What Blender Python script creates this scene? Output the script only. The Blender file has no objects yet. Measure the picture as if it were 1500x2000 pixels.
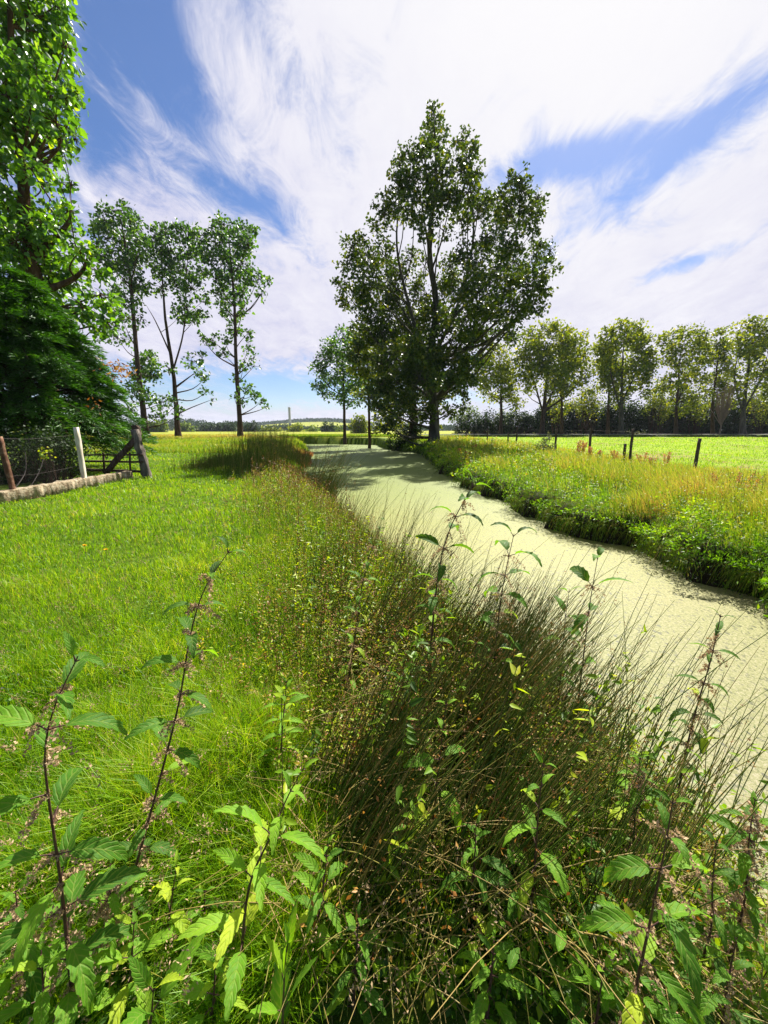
import bpy, math
import numpy as np
from mathutils import Vector

R = math.radians
scene = bpy.context.scene
col = scene.collection

# ------------------------------------------------------------------ camera model
F = 760.0                       # focal length in pixels of the 1500 x 2000 photograph
CX, CY = 750.0, 1000.0
TILT = math.atan(160.0 / F)     # the camera looks slightly down
CT, ST = math.cos(TILT), math.sin(TILT)
CAM = np.array([0.0, 0.0, 1.5])


def ray(px, py):
    x = (px - CX) / F
    y = (CY - py) / F
    return np.array([x, y * ST + CT, y * CT - ST])


def P(px, py, Y):
    d = ray(px, py)
    return CAM + d * (Y / d[1])


def G(px, py, z=0.0):
    d = ray(px, py)
    return CAM + d * ((z - CAM[2]) / d[2])


# ------------------------------------------------------------------ terrain
WATER_Z = -0.5
YL = np.array([-60, -2, 1.3, 1.8, 3.5, 5.7, 9.7, 12.8, 18, 25.8, 33, 39, 46, 56, 60])
XL = np.array([2.6, 1.9, 1.75, 1.65, 1.12, 0.35, -1.0, -2.15, -3.4, -5.1, -6.2, -7.2, -9.0, -14, -22])
YR = np.array([-60, 0, 2.5, 4.1, 6.0, 7.9, 10.1, 13.5, 17.2, 24, 33, 37, 40.5, 46, 54, 57, 60])
XR = np.array([6.5, 5.2, 4.75, 4.35, 3.95, 3.62, 3.25, 3.0, 2.75, 3.0, 3.1, 2.5, 0.6, -0.4, -1.0, -6.0, -22])


def sstep(a, b, x):
    t = np.clip((x - a) / (b - a), 0, 1)
    return t * t * (3 - 2 * t)


def xl(y):
    return np.interp(y, YL, XL) + 0.10 * np.sin(y * 1.7) + 0.06 * np.sin(y * 4.1 + 1)


def xr(y):
    a = np.clip((30 - np.abs(y)) / 20, 0.3, 1)
    return np.interp(y, YR, XR) + a * (0.24 * np.sin(y * 1.25 + 0.6) + 0.20 * np.sin(y * 2.9 + 2) + 0.10 * np.sin(y * 6.1) + .05 * np.sin(y * 11))


def wob(x, y):
    return (np.sin(x * 0.9 + 1.3 * np.sin(y * 0.5)) * np.sin(y * 0.7 + 0.8) * 0.5
            + np.sin(x * 2.3 + y * 1.1) * 0.25 + np.sin(x * 1.7 - y * 2.9) * 0.25)


def hz(x, y):
    x = np.asarray(x, float)
    y = np.asarray(y, float)
    base = 0.5 * sstep(12, 50, y) + 0.035 * wob(x, y) * np.clip(1 - y / 120, 0, 1)
    base = base + 0.28 * sstep(62, 65, y) * sstep(1, 6, x) * (1 - sstep(71, 76, y))
    # a low swell of land far off to the left of centre
    base = base + 24 * np.exp(-((x + 170) / 190) ** 2 - ((y - 1150) / 260) ** 2)
    base = base + 26 * np.exp(-((x + 900) / 420) ** 2 - ((y - 1250) / 300) ** 2)
    dl = xl(y) - x               # > 0 on the left bank
    dr = x - xr(y)               # > 0 on the right bank
    end = y - 58.0
    wl = sstep(-0.45, 1.5, dl)
    wr = sstep(-0.12, 0.34, dr)
    we = sstep(-1.0, 2.0, end)
    land = np.maximum(np.maximum(wl, wr), we)
    bed = -0.95
    return bed + (base - bed) * land


# ------------------------------------------------------------------ mesh helpers
class Acc:
    def __init__(self):
        self.V, self.T, self.A, self.S, self.Q = [], [], [], [], []
        self.n = 0

    def add(self, V, T, a=0.5, s=0.0, q=0.0):
        V = np.asarray(V, float).reshape(-1, 3)
        T = np.asarray(T, np.int64).reshape(-1, 3)
        k = len(V)
        if k == 0:
            return
        self.V.append(V)
        self.T.append(T + self.n)
        for lst, val in ((self.A, a), (self.S, s), (self.Q, q)):
            lst.append(np.full(k, val, float) if np.isscalar(val) else np.asarray(val, float))
        self.n += k

    def build(self, name, mat, parent=None, smooth=True, extra=False):
        V = np.concatenate(self.V)
        T = np.concatenate(self.T)
        if parent is not None:
            V = V - np.array(parent.location)
        me = bpy.data.meshes.new(name)
        me.vertices.add(len(V))
        me.vertices.foreach_set('co', V.astype(np.float32).ravel())
        me.loops.add(len(T) * 3)
        me.loops.foreach_set('vertex_index', T.astype(np.int32).ravel())
        me.polygons.add(len(T))
        me.polygons.foreach_set('loop_start', (np.arange(len(T)) * 3).astype(np.int32))
        if smooth:
            me.polygons.foreach_set('use_smooth', np.ones(len(T), bool))
        me.update(calc_edges=True)
        at = me.attributes.new('v', 'FLOAT', 'POINT')
        at.data.foreach_set('value', np.concatenate(self.A).astype(np.float32))
        if extra:
            for nm, lst in (('s', self.S), ('q', self.Q)):
                at = me.attributes.new(nm, 'FLOAT', 'POINT')
                at.data.foreach_set('value', np.concatenate(lst).astype(np.float32))
        me.materials.append(mat)
        ob = bpy.data.objects.new(name, me)
        col.objects.link(ob)
        if parent is not None:
            ob.parent = parent
        return ob


def build_two(name, acc1, mat1, acc2, mat2, parent):
    """one mesh of two materials"""
    n1 = sum(len(t) for t in acc1.T)
    V2 = np.concatenate(acc2.V)
    acc1.add(V2, np.concatenate(acc2.T), np.concatenate(acc2.A))
    ob = acc1.build(name, mat1, parent)
    ob.data.materials.append(mat2)
    mi = np.zeros(len(ob.data.polygons), np.int32)
    mi[n1:] = 1
    ob.data.polygons.foreach_set('material_index', mi)
    return ob


def tag(o, label=None, cat=None, group=None, kind=None):
    if label:
        o['label'] = label
    if cat:
        o['category'] = cat
    if group:
        o['group'] = group
    if kind:
        o['kind'] = kind
    return o


def thing(name, loc, label, cat, group=None):
    o = bpy.data.objects.new(name, None)
    o.empty_display_size = 0.2
    o.location = [float(c) for c in loc]
    col.objects.link(o)
    return tag(o, label, cat, group)


def unit(a):
    return a / np.maximum(np.linalg.norm(a, axis=-1, keepdims=True), 1e-9)


def rdir(rng, n):
    return unit(rng.normal(size=(n, 3)))


def tubes(acc, Pts, Rad, k=3, a=0.5):
    """many tubes at once: Pts (n, m, 3), Rad (n, m)"""
    Pts = np.asarray(Pts, float)
    Rad = np.asarray(Rad, float)
    n, m, _ = Pts.shape
    tan = np.zeros_like(Pts)
    tan[:, 1:-1] = Pts[:, 2:] - Pts[:, :-2]
    tan[:, 0] = Pts[:, 1] - Pts[:, 0]
    tan[:, -1] = Pts[:, -1] - Pts[:, -2]
    tan = unit(tan)
    ref = np.where(np.abs(tan[:, :1, 2:3]) > 0.9, np.array([1.0, 0, 0]), np.array([0, 0, 1.0]))
    u = unit(np.cross(tan, np.broadcast_to(ref, tan.shape)))
    w = np.cross(tan, u)
    ang = np.arange(k) * 2 * math.pi / k
    V = (Pts[:, :, None, :] + Rad[:, :, None, None] * (u[:, :, None, :] * np.cos(ang)[None, None, :, None]
                                                      + w[:, :, None, :] * np.sin(ang)[None, None, :, None]))
    idx = np.arange(n * m * k).reshape(n, m, k)
    a0 = idx[:, :-1, :]
    a1 = idx[:, 1:, :]
    b0 = np.roll(a0, -1, axis=2)
    b1 = np.roll(a1, -1, axis=2)
    T = np.concatenate([np.stack([a0, b0, b1], -1).reshape(-1, 3), np.stack([a0, b1, a1], -1).reshape(-1, 3)])
    av = a if np.isscalar(a) else np.repeat(np.asarray(a), m * k)
    acc.add(V.reshape(-1, 3), T, av)


def tube(acc, pts, rad, k=8, a=0.5):
    tubes(acc, np.asarray(pts, float)[None], np.asarray(rad, float)[None], k, a)


def spline(pts, n):
    """smooth curve through points (Catmull-Rom)"""
    p = np.asarray(pts, float)
    if len(p) == 2:
        t = np.linspace(0, 1, n)[:, None]
        return p[0] * (1 - t) + p[1] * t
    p = np.vstack([2 * p[0] - p[1], p, 2 * p[-1] - p[-2]])
    out = []
    seg = len(p) - 3
    for u in np.linspace(0, seg - 1e-6, n):
        i = int(u)
        t = u - i
        a, b, c, d = p[i], p[i + 1], p[i + 2], p[i + 3]
        out.append(0.5 * ((2 * b) + (-a + c) * t + (2 * a - 5 * b + 4 * c - d) * t * t + (-a + 3 * b - 3 * c + d) * t ** 3))
    return np.array(out)


def leaves(acc, C, D, N, L, W, v, fold=0.12, wide=0.45):
    n = len(C)
    L = np.broadcast_to(L, (n,))[:, None]
    W = np.broadcast_to(W, (n,))[:, None]
    D = unit(D)
    S = unit(np.cross(D, N))
    N2 = np.cross(S, D)
    V = np.stack([C, C + D * L * wide + S * W * .5 + N2 * W * fold, C + D * L - N2 * L * 0.08,
                  C + D * L * wide - S * W * .5 + N2 * W * fold], 1)
    i = np.arange(n)[:, None] * 4
    T = np.concatenate([i + np.array([[0, 1, 2]]), i + np.array([[0, 2, 3]])])
    acc.add(V.reshape(-1, 3), T, np.repeat(np.broadcast_to(v, (n,)), 4))


def round_leaves(acc, C, D, N, L, W, v):
    """heart / ovate leaf with six points"""
    n = len(C)
    L = np.broadcast_to(L, (n,))[:, None]
    W = np.broadcast_to(W, (n,))[:, None]
    D = unit(D)
    S = unit(np.cross(D, N))
    N2 = np.cross(S, D)
    V = np.stack([C, C + D * L * .22 + S * W * .5 + N2 * W * .10, C + D * L * .6 + S * W * .36 + N2 * W * .06, C + D * L - N2 * L * .1,
                  C + D * L * .6 - S * W * .36 + N2 * W * .06, C + D * L * .22 - S * W * .5 + N2 * W * .10], 1)
    i = np.arange(n)[:, None] * 6
    T = np.concatenate([i + np.array([[0, 1, 2]]), i + np.array([[0, 2, 3]]), i + np.array([[0, 3, 4]]), i + np.array([[0, 4, 5]])])
    acc.add(V.reshape(-1, 3), T, np.repeat(np.broadcast_to(v, (n,)), 6))


def blades(acc, B, H, W, yaw, lean, leandir, v):
    """grass blades: five points, three triangles, bending over towards leandir"""
    n = len(B)
    H = np.broadcast_to(H, (n,))[:, None]
    W = np.broadcast_to(W, (n,))[:, None]
    lean = np.broadcast_to(lean, (n,))[:, None]
    S = np.stack([np.cos(yaw), np.sin(yaw), np.zeros(n)], 1)
    Ld = np.stack([np.cos(leandir), np.sin(leandir), np.zeros(n)], 1)
    up = np.array([[0, 0, 1.0]])
    mid = B + up * H * .58 + Ld * H * lean * .35
    tip = B + up * H * (1 - 0.28 * lean) + Ld * H * lean
    V = np.stack([B - S * W * .5, B + S * W * .5, mid - S * W * .42, mid + S * W * .42, tip], 1)
    i = np.arange(n)[:, None] * 5
    T = np.concatenate([i + np.array([[0, 1, 3]]), i + np.array([[0, 3, 2]]), i + np.array([[2, 3, 4]])])
    acc.add(V.reshape(-1, 3), T, np.repeat(np.broadcast_to(v, (n,)), 5))


# ------------------------------------------------------------------ materials
def new_mat(name):
    m = bpy.data.materials.new(name)
    m.use_nodes = True
    nt = m.node_tree
    nt.nodes.clear()
    out = nt.nodes.new('ShaderNodeOutputMaterial')
    return m, nt, out


def ramp(nt, cols, fac):
    r = nt.nodes.new('ShaderNodeValToRGB')
    e = r.color_ramp.elements
    k = len(cols)
    pos = [i / (k - 1) for i in range(k)]
    if len(cols[0]) == 2:
        pos = [c[0] for c in cols]
        cols = [c[1] for c in cols]
    e[0].position, e[0].color = pos[0], (*cols[0], 1)
    e[1].position, e[1].color = pos[-1], (*cols[-1], 1)
    for p_, c in list(zip(pos, cols))[1:-1]:
        x = e.new(p_)
        x.color = (*c, 1)
    nt.links.new(fac, r.inputs[0])
    return r.outputs[0]


def attr(nt, name='v'):
    a = nt.nodes.new('ShaderNodeAttribute')
    a.attribute_name = name
    return a.outputs['Fac']


def math_n(nt, op, a, b=None, c=None, clamp=False):
    m = nt.nodes.new('ShaderNodeMath')
    m.operation = op
    m.use_clamp = clamp
    for i, x in enumerate((a, b, c)):
        if x is None:
            continue
        if isinstance(x, (int, float)):
            m.inputs[i].default_value = x
        else:
            nt.links.new(x, m.inputs[i])
    return m.outputs[0]


def noise(nt, vec, scale, detail=4, rough=0.55, dist=0.0):
    n = nt.nodes.new('ShaderNodeTexNoise')
    n.inputs['Scale'].default_value = scale
    n.inputs['Detail'].default_value = detail
    n.inputs['Roughness'].default_value = rough
    n.inputs['Distortion'].default_value = dist
    if vec is not None:
        nt.links.new(vec, n.inputs['Vector'])
    return n.outputs[0]


def mixc(nt, fac, a, b, mode='MIX'):
    m = nt.nodes.new('ShaderNodeMix')
    m.data_type = 'RGBA'
    m.blend_type = mode
    for s, x in ((0, fac), (6, a), (7, b)):
        if isinstance(x, (int, float)):
            m.inputs[s].default_value = x
        elif isinstance(x, tuple):
            m.inputs[s].default_value = (*x, 1)
        else:
            nt.links.new(x, m.inputs[s])
    return m.outputs[2]


def objcoord(nt):
    t = nt.nodes.new('ShaderNodeNewGeometry')
    return t.outputs['Position']


def principled(nt, color, rough=0.6, spec=0.3, metal=0.0):
    b = nt.nodes.new('ShaderNodeBsdfPrincipled')
    for s, x in (('Base Color', color), ('Roughness', rough), ('Specular IOR Level', spec), ('Metallic', metal)):
        if isinstance(x, (int, float)):
            b.inputs[s].default_value = x
        elif isinstance(x, tuple):
            b.inputs[s].default_value = (*x, 1)
        else:
            nt.links.new(x, b.inputs[s])
    return b


def bump(nt, bsdf, height, strength=0.4, dist=0.02):
    bn = nt.nodes.new('ShaderNodeBump')
    bn.inputs['Strength'].default_value = strength
    bn.inputs['Distance'].default_value = dist
    nt.links.new(height, bn.inputs['Height'])
    nt.links.new(bn.outputs[0], bsdf.inputs['Normal'])


def foliage(name, cols, trans=0.42, gain=(1.7, 1.6, 0.5), rough=0.45, spec=0.25):
    m, nt, out = new_mat(name)
    c = ramp(nt, cols, attr(nt))
    b = principled(nt, c, rough, spec)
    t = nt.nodes.new('ShaderNodeBsdfTranslucent')
    nt.links.new(mixc(nt, 1.0, c, gain, 'MULTIPLY'), t.inputs[0])
    mx = nt.nodes.new('ShaderNodeMixShader')
    mx.inputs[0].default_value = trans
    nt.links.new(b.outputs[0], mx.inputs[1])
    nt.links.new(t.outputs[0], mx.inputs[2])
    nt.links.new(mx.outputs[0], out.inputs[0])
    return m


def solid(name, cols, scale=8, rough=0.8, spec=0.2, bstr=0.5, bscale=None, metal=0.0, stretch=(1, 1, 1), bdist=0.02):
    m, nt, out = new_mat(name)
    mp = nt.nodes.new('ShaderNodeMapping')
    mp.inputs['Scale'].default_value = stretch
    nt.links.new(objcoord(nt), mp.inputs[0])
    f = noise(nt, mp.outputs[0], scale, 6, 0.6)
    f = math_n(nt, 'MULTIPLY_ADD', f, 2.2, -0.6, clamp=True)
    c = ramp(nt, cols, f)
    b = principled(nt, c, rough, spec, metal)
    if bstr:
        bump(nt, b, noise(nt, mp.outputs[0], bscale or scale * 3, 5, 0.6), bstr, bdist)
    nt.links.new(b.outputs[0], out.inputs[0])
    return m


M = {}
M['grass'] = foliage('lawn grass', [(.035, .095, .003), (.115, .26, .004), (.25, .40, .008), (.42, .40, .09)], 0.45, (1.6, 1.5, .35))
M['tallgrass'] = foliage('tall grass', [(.05, .13, .006), (.14, .29, .010), (.29, .37, .025), (.44, .37, .10), (.40, .20, .07)], 0.4, (1.4, 1.3, .6))
M['weed'] = foliage('weed leaves', [(.035, .085, .006), (.13, .25, .010), (.28, .38, .015), (.42, .42, .02), (.42, .19, .03)], 0.45, (1.6, 1.5, .4))
M['seed'] = foliage('seed heads', [(.14, .06, .025), (.32, .16, .05), (.46, .33, .13)], 0.25, (1.3, 1.1, .8))
M['rush'] = foliage('rush stems', [(.014, .034, .005), (.040, .085, .008), (.11, .17, .014), (.36, .25, .08)], 0.22, (1.4, 1.4, .4), 0.5, 0.25)
M['bankleaf'] = foliage('bank leaves', [(.025, .065, .005), (.085, .20, .008), (.20, .36, .012), (.42, .45, .02)], 0.45, (1.6, 1.5, .4))
M['dock'] = foliage('dock seed', [(.26, .10, .035), (.46, .20, .07), (.56, .32, .14)], 0.35, (1.3, 1.1, .8))
M['poplar'] = foliage('poplar leaves', [(.014, .040, .010), (.030, .080, .016), (.065, .15, .022), (.18, .29, .04)], 0.40, (2.0, 1.9, .5), 0.38, 0.45)
M['poplar_near'] = foliage('near poplar leaves', [(.024, .075, .012), (.060, .16, .016), (.12, .27, .020), (.28, .40, .03)], 0.42, (2.0, 1.8, .4), 0.36, 0.5)
M['broad'] = foliage('broad leaves', [(.013, .034, .006), (.032, .068, .010), (.068, .115, .012), (.16, .18, .018)], 0.36, (1.9, 1.6, .4), 0.42, 0.35)
M['plane'] = foliage('plane leaves', [(.035, .070, .008), (.095, .150, .010), (.19, .25, .014), (.32, .33, .025)], 0.42, (1.9, 1.6, .4), 0.5, 0.25)
M['conifer'] = foliage('conifer sprays', [(.010, .036, .006), (.024, .080, .008), (.050, .145, .010), (.11, .23, .014)], 0.25, (1.8, 1.9, .4), 0.5, 0.25)
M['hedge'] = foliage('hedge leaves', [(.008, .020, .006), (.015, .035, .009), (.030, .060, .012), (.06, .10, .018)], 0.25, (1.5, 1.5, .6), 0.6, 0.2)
M['shrub'] = foliage('light shrub leaves', [(.04, .08, .012), (.09, .15, .018), (.15, .22, .03), (.24, .28, .05)], 0.4, (1.5, 1.4, .5), 0.6, 0.2)
M['greyshrub'] = foliage('grey shrub leaves', [(.06, .085, .035), (.11, .14, .06), (.18, .20, .09)], 0.3, (1.3, 1.2, .7), 0.6, 0.2)
M['farwood'] = foliage('far wood leaves', [(.018, .040, .018), (.03, .062, .024), (.055, .09, .03)], 0.2, (1.3, 1.3, .7), 0.8, 0.1)
M['deadleaf'] = foliage('dead leaves', [(.16, .06, .015), (.34, .15, .03), (.45, .28, .06)], 0.35, (1.3, 1.1, .6))
M['catkin'] = foliage('nettle catkins', [(.24, .17, .09), (.40, .29, .16), (.52, .36, .24)], 0.3, (1.2, 1.1, .9), 0.7, 0.1)
M['umbel'] = foliage('white umbels', [(.6, .6, .5), (.8, .8, .74)], 0.3, (1, 1, 1), 0.7, 0.1)
M['yellow'] = foliage('yellow petals', [(.75, .45, .01), (.85, .6, .02)], 0.3, (1, 1, 1), 0.6, 0.1)
M['bark_dark'] = solid('dark bark', [(.020, .013, .010), (.055, .035, .024), (.10, .065, .045)], 3, .9, .1, .8, 9, stretch=(2, 2, .35), bdist=.05)
M['bark_brown'] = solid('brown bark', [(.03, .017, .010), (.075, .040, .024), (.14, .08, .05)], 3, .9, .1, .8, 9, stretch=(2, 2, .35), bdist=.05)
M['bark_grey'] = solid('grey bark', [(.03, .026, .020), (.065, .058, .045), (.13, .115, .09)], 2, .9, .1, .7, 8, stretch=(2, 2, .4), bdist=.05)
M['twig'] = solid('bare twigs', [(.17, .12, .09), (.28, .20, .15)], 4, .9, .1, 0)
M['stem'] = solid('nettle stem', [(.035, .016, .014), (.075, .030, .024), (.10, .075, .03)], 14, .55, .35, .2, 60, bdist=.002)
M['weedstem'] = solid('weed stem', [(.05, .06, .012), (.10, .10, .02), (.10, .05, .02)], 9, .7, .2, 0)
M['concrete'] = solid('weathered concrete', [(.05, .032, .02), (.22, .165, .10), (.36, .30, .20), (.46, .42, .34)], 9, .95, .1, 1.0, 30, bdist=.03)
M['rust'] = solid('rusty post', [(.05, .024, .015), (.12, .055, .030), (.26, .17, .11)], 9, .9, .2, .5, 30, bdist=.004)
M['paint'] = solid('flaking white paint', [(.34, .25, .17), (.62, .54, .42), (.72, .66, .55)], 9, .8, .2, .4, 30, stretch=(1, 1, .3), bdist=.004)
M['oldwood'] = solid('old timber', [(.025, .016, .012), (.065, .042, .030), (.13, .09, .065)], 5, .9, .1, .8, 14, stretch=(3, 3, .4), bdist=.02)
M['greywood'] = solid('grey timber', [(.05, .04, .032), (.12, .10, .08), (.24, .21, .17)], 5, .9, .1, .8, 14, stretch=(3, 3, .4), bdist=.02)
M['postwood'] = solid('fence post timber', [(.03, .022, .016), (.075, .058, .043), (.15, .12, .09)], 6, .9, .1, .6, 20, stretch=(3, 3, .4), bdist=.01)
M['wire'] = solid('wire', [(.02, .014, .010), (.07, .055, .045)], 10, .6, .4, 0, metal=.3)
M['mast'] = solid('mast paint', [(.30, .30, .32), (.42, .42, .44)], .2, .7, .2, 0)
M['road'] = solid('pale road', [(.30, .29, .26), (.40, .39, .35)], .8, .9, .1, 0)


def nettle_mat(name, cols, trans):
    m, nt, out = new_mat(name)
    c = ramp(nt, cols, attr(nt, 'v'))
    s, q = attr(nt, 's'), attr(nt, 'q')
    aq = math_n(nt, 'ABSOLUTE', q)
    # side veins run forward from the midrib
    ph = math_n(nt, 'MULTIPLY_ADD', s, 44.0, math_n(nt, 'MULTIPLY', aq, -11.0))
    vein = math_n(nt, 'POWER', math_n(nt, 'MULTIPLY_ADD', math_n(nt, 'SINE', ph), 0.5, 0.5), 6.0)
    mid = math_n(nt, 'LESS_THAN', aq, 0.05)
    vv = math_n(nt, 'MAXIMUM', math_n(nt, 'MULTIPLY', vein, 0.30), math_n(nt, 'MULTIPLY', mid, 0.35))
    c2 = mixc(nt, vv, c, (.30, .36, .09))
    mot = noise(nt, objcoord(nt), 55, 4, .6)
    c2 = mixc(nt, math_n(nt, 'MULTIPLY_ADD', mot, 1.6, -0.6, clamp=True), c2, mixc(nt, 1.0, c2, (1.45, 1.3, .9), 'MULTIPLY'))
    b = principled(nt, c2, 0.55, 0.15)
    bump(nt, b, math_n(nt, 'SUBTRACT', noise(nt, objcoord(nt), 160, 3, .5), math_n(nt, 'MULTIPLY', vein, .9)), 0.6, 0.0018)
    t = nt.nodes.new('ShaderNodeBsdfTranslucent')
    nt.links.new(mixc(nt, 1.0, c2, (1.9, 1.75, .45), 'MULTIPLY'), t.inputs[0])
    mx = nt.nodes.new('ShaderNodeMixShader')
    mx.inputs[0].default_value = trans
    nt.links.new(b.outputs[0], mx.inputs[1])
    nt.links.new(t.outputs[0], mx.inputs[2])
    nt.links.new(mx.outputs[0], out.inputs[0])
    return m


M['nettle'] = nettle_mat('nettle leaf', [(.028, .085, .010), (.065, .18, .014), (.15, .32, .018), (.36, .46, .03)], .48)


def ground_mat():
    m, nt, out = new_mat('ground')
    pos = objcoord(nt)
    at = nt.nodes.new('ShaderNodeAttribute')
    at.attribute_name = 'v'
    zone = at.outputs['Fac']           # 0 bare bank soil, 0.5 lawn, 1 field
    n1 = noise(nt, pos, 1.3, 6, .6)
    n2 = noise(nt, pos, 9, 5, .65)
    n3 = noise(nt, pos, 0.16, 5, .6)
    lawn = ramp(nt, [(.030, .055, .006), (.075, .12, .008), (.15, .20, .015)], math_n(nt, 'MULTIPLY_ADD', n2, 1.8, -.4, clamp=True))
    fieldc = ramp(nt, [(0, (.17, .11, .05)), (.36, (.22, .19, .05)), (.5, (.19, .27, .015)), (1, (.28, .36, .02))],
                  math_n(nt, 'MULTIPLY_ADD', math_n(nt, 'MULTIPLY_ADD', n1, .5, math_n(nt, 'MULTIPLY', n3, .6)), 2.0, -.55, clamp=True))
    meadow = ramp(nt, [(.12, .15, .012), (.24, .27, .02), (.33, .27, .07)], math_n(nt, 'MULTIPLY_ADD', n3, 2.0, -.5, clamp=True))
    soil = ramp(nt, [(.008, .006, .004), (.022, .016, .009), (.045, .032, .018)], n2)
    c = mixc(nt, math_n(nt, 'MULTIPLY', zone, 4.0, clamp=True), soil, lawn)
    c = mixc(nt, math_n(nt, 'MULTIPLY_ADD', zone, 4.0, -2.0, clamp=True), c, meadow)
    c = mixc(nt, math_n(nt, 'MULTIPLY_ADD', zone, 4.0, -3.0, clamp=True), c, fieldc)
    b = principled(nt, c, .95, .1)
    bump(nt, b, noise(nt, pos, 14, 6, .7), .8, .06)
    nt.links.new(b.outputs[0], out.inputs[0])
    return m


def water_mat():
    m, nt, out = new_mat('duckweed')
    pos = objcoord(nt)
    mp = nt.nodes.new('ShaderNodeMapping')
    mp.inputs['Scale'].default_value = (1, .55, 1)
    nt.links.new(pos, mp.inputs[0])
    fine = noise(nt, pos, 120, 3, .7)
    mid = noise(nt, mp.outputs[0], 7, 6, .65, .4)
    big = noise(nt, mp.outputs[0], .55, 4, .6, .6)
    grain = noise(nt, pos, 38, 4, .75)
    c = ramp(nt, [(.07, .09, .016), (.175, .19, .045), (.27, .265, .105)], math_n(nt, 'MULTIPLY_ADD', math_n(nt, 'MULTIPLY_ADD', grain, .7, math_n(nt, 'MULTIPLY', fine, .5)), 3.4, -1.5, clamp=True))
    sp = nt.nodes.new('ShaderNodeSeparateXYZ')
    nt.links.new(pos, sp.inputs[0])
    # tint carries painted light: pale sun glare nearby, green tree shade further along
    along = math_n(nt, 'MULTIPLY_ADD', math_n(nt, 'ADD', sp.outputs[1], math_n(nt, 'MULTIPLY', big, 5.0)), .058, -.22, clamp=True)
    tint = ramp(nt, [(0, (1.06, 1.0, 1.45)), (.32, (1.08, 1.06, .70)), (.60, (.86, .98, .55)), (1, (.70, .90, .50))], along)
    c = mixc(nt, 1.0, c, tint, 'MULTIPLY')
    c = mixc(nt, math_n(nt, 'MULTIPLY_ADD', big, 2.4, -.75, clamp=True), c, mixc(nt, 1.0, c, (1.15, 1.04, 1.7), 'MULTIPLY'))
    vor = nt.nodes.new('ShaderNodeTexVoronoi')
    vor.inputs['Scale'].default_value = 13
    nt.links.new(mp.outputs[0], vor.inputs['Vector'])
    # scattered dark flecks and small openings
    gap = math_n(nt, 'MULTIPLY', math_n(nt, 'LESS_THAN', vor.outputs['Distance'], .20), math_n(nt, 'GREATER_THAN', mid, .53))
    sm = math_n(nt, 'GREATER_THAN', noise(nt, mp.outputs[0], 26, 5, .7), .575)
    gap = math_n(nt, 'MAXIMUM', math_n(nt, 'MULTIPLY', gap, .75), math_n(nt, 'MULTIPLY', sm, .62))
    c = mixc(nt, gap, c, (.022, .028, .008))
    b = principled(nt, c, math_n(nt, 'MULTIPLY_ADD', gap, -.25, .60), .16)
    bump(nt, b, math_n(nt, 'ADD', fine, mid), .35, .006)
    nt.links.new(b.outputs[0], out.inputs[0])
    return m


# ------------------------------------------------------------------ ground and water
def grid_object(name, xs, ys, zf, mat, vf=None):
    X, Y = np.meshgrid(xs, ys)
    Z = zf(X, Y)
    nx, ny = len(xs), len(ys)
    idx = np.arange(nx * ny).reshape(ny, nx)
    a, b, c, d = idx[:-1, :-1].ravel(), idx[:-1, 1:].ravel(), idx[1:, 1:].ravel(), idx[1:, :-1].ravel()
    T = np.concatenate([np.stack([a, b, c], 1), np.stack([a, c, d], 1)])
    acc = Acc()
    acc.add(np.stack([X, Y, Z], -1).reshape(-1, 3), T, 0.5 if vf is None else vf(X, Y).ravel())
    return acc.build(name, mat)


def geo(a, b, n):
    return a + (b - a) * (np.geomspace(1, 60, n) - 1) / 59


def zone(x, y):
    dl = xl(y) - x
    dr = x - xr(y)
    bank = np.maximum(sstep(.1, 1.6, dl), sstep(.2, 1.6, dr))
    bank = np.maximum(bank, sstep(57, 59, y))
    z = 0.5 * bank
    z = np.where(x > 5, z + .5 * sstep(10.0, 12.5, x + .3 * wob(x, y)) * (1 - sstep(58, 62, y)), z)
    z = z + np.where(x < 5, .25 * sstep(26, 40, y), 0)
    z = np.where(y > 75, .75, z)
    return np.clip(z, 0, 1)


xs = np.concatenate([-geo(16, 3500, 46)[::-1], np.arange(-15.8, 15.9, .16), geo(16, 3500, 46)])
ys = np.concatenate([-geo(4, 900, 16)[::-1], np.arange(-3.8, 14, .16), np.arange(14, 64, .35), geo(64, 4500, 70)])
tag(grid_object('ground', xs, ys, hz, ground_mat(), zone), kind='structure')
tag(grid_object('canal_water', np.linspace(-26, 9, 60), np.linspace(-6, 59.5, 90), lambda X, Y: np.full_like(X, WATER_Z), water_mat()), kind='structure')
rd = Acc()
ry = np.array([66.0, 69.5])
rx = np.linspace(6, 260, 120)
XX, YY = np.meshgrid(rx, ry)
ii = np.arange(240).reshape(2, 120)
rd.add(np.stack([XX, YY, hz(XX, YY) + .03], -1), np.concatenate([np.stack([ii[0, :-1], ii[0, 1:], ii[1, 1:]], 1), np.stack([ii[0, :-1], ii[1, 1:], ii[1, :-1]], 1)]))
tag(rd.build('road', M['road']), kind='structure')


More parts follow.
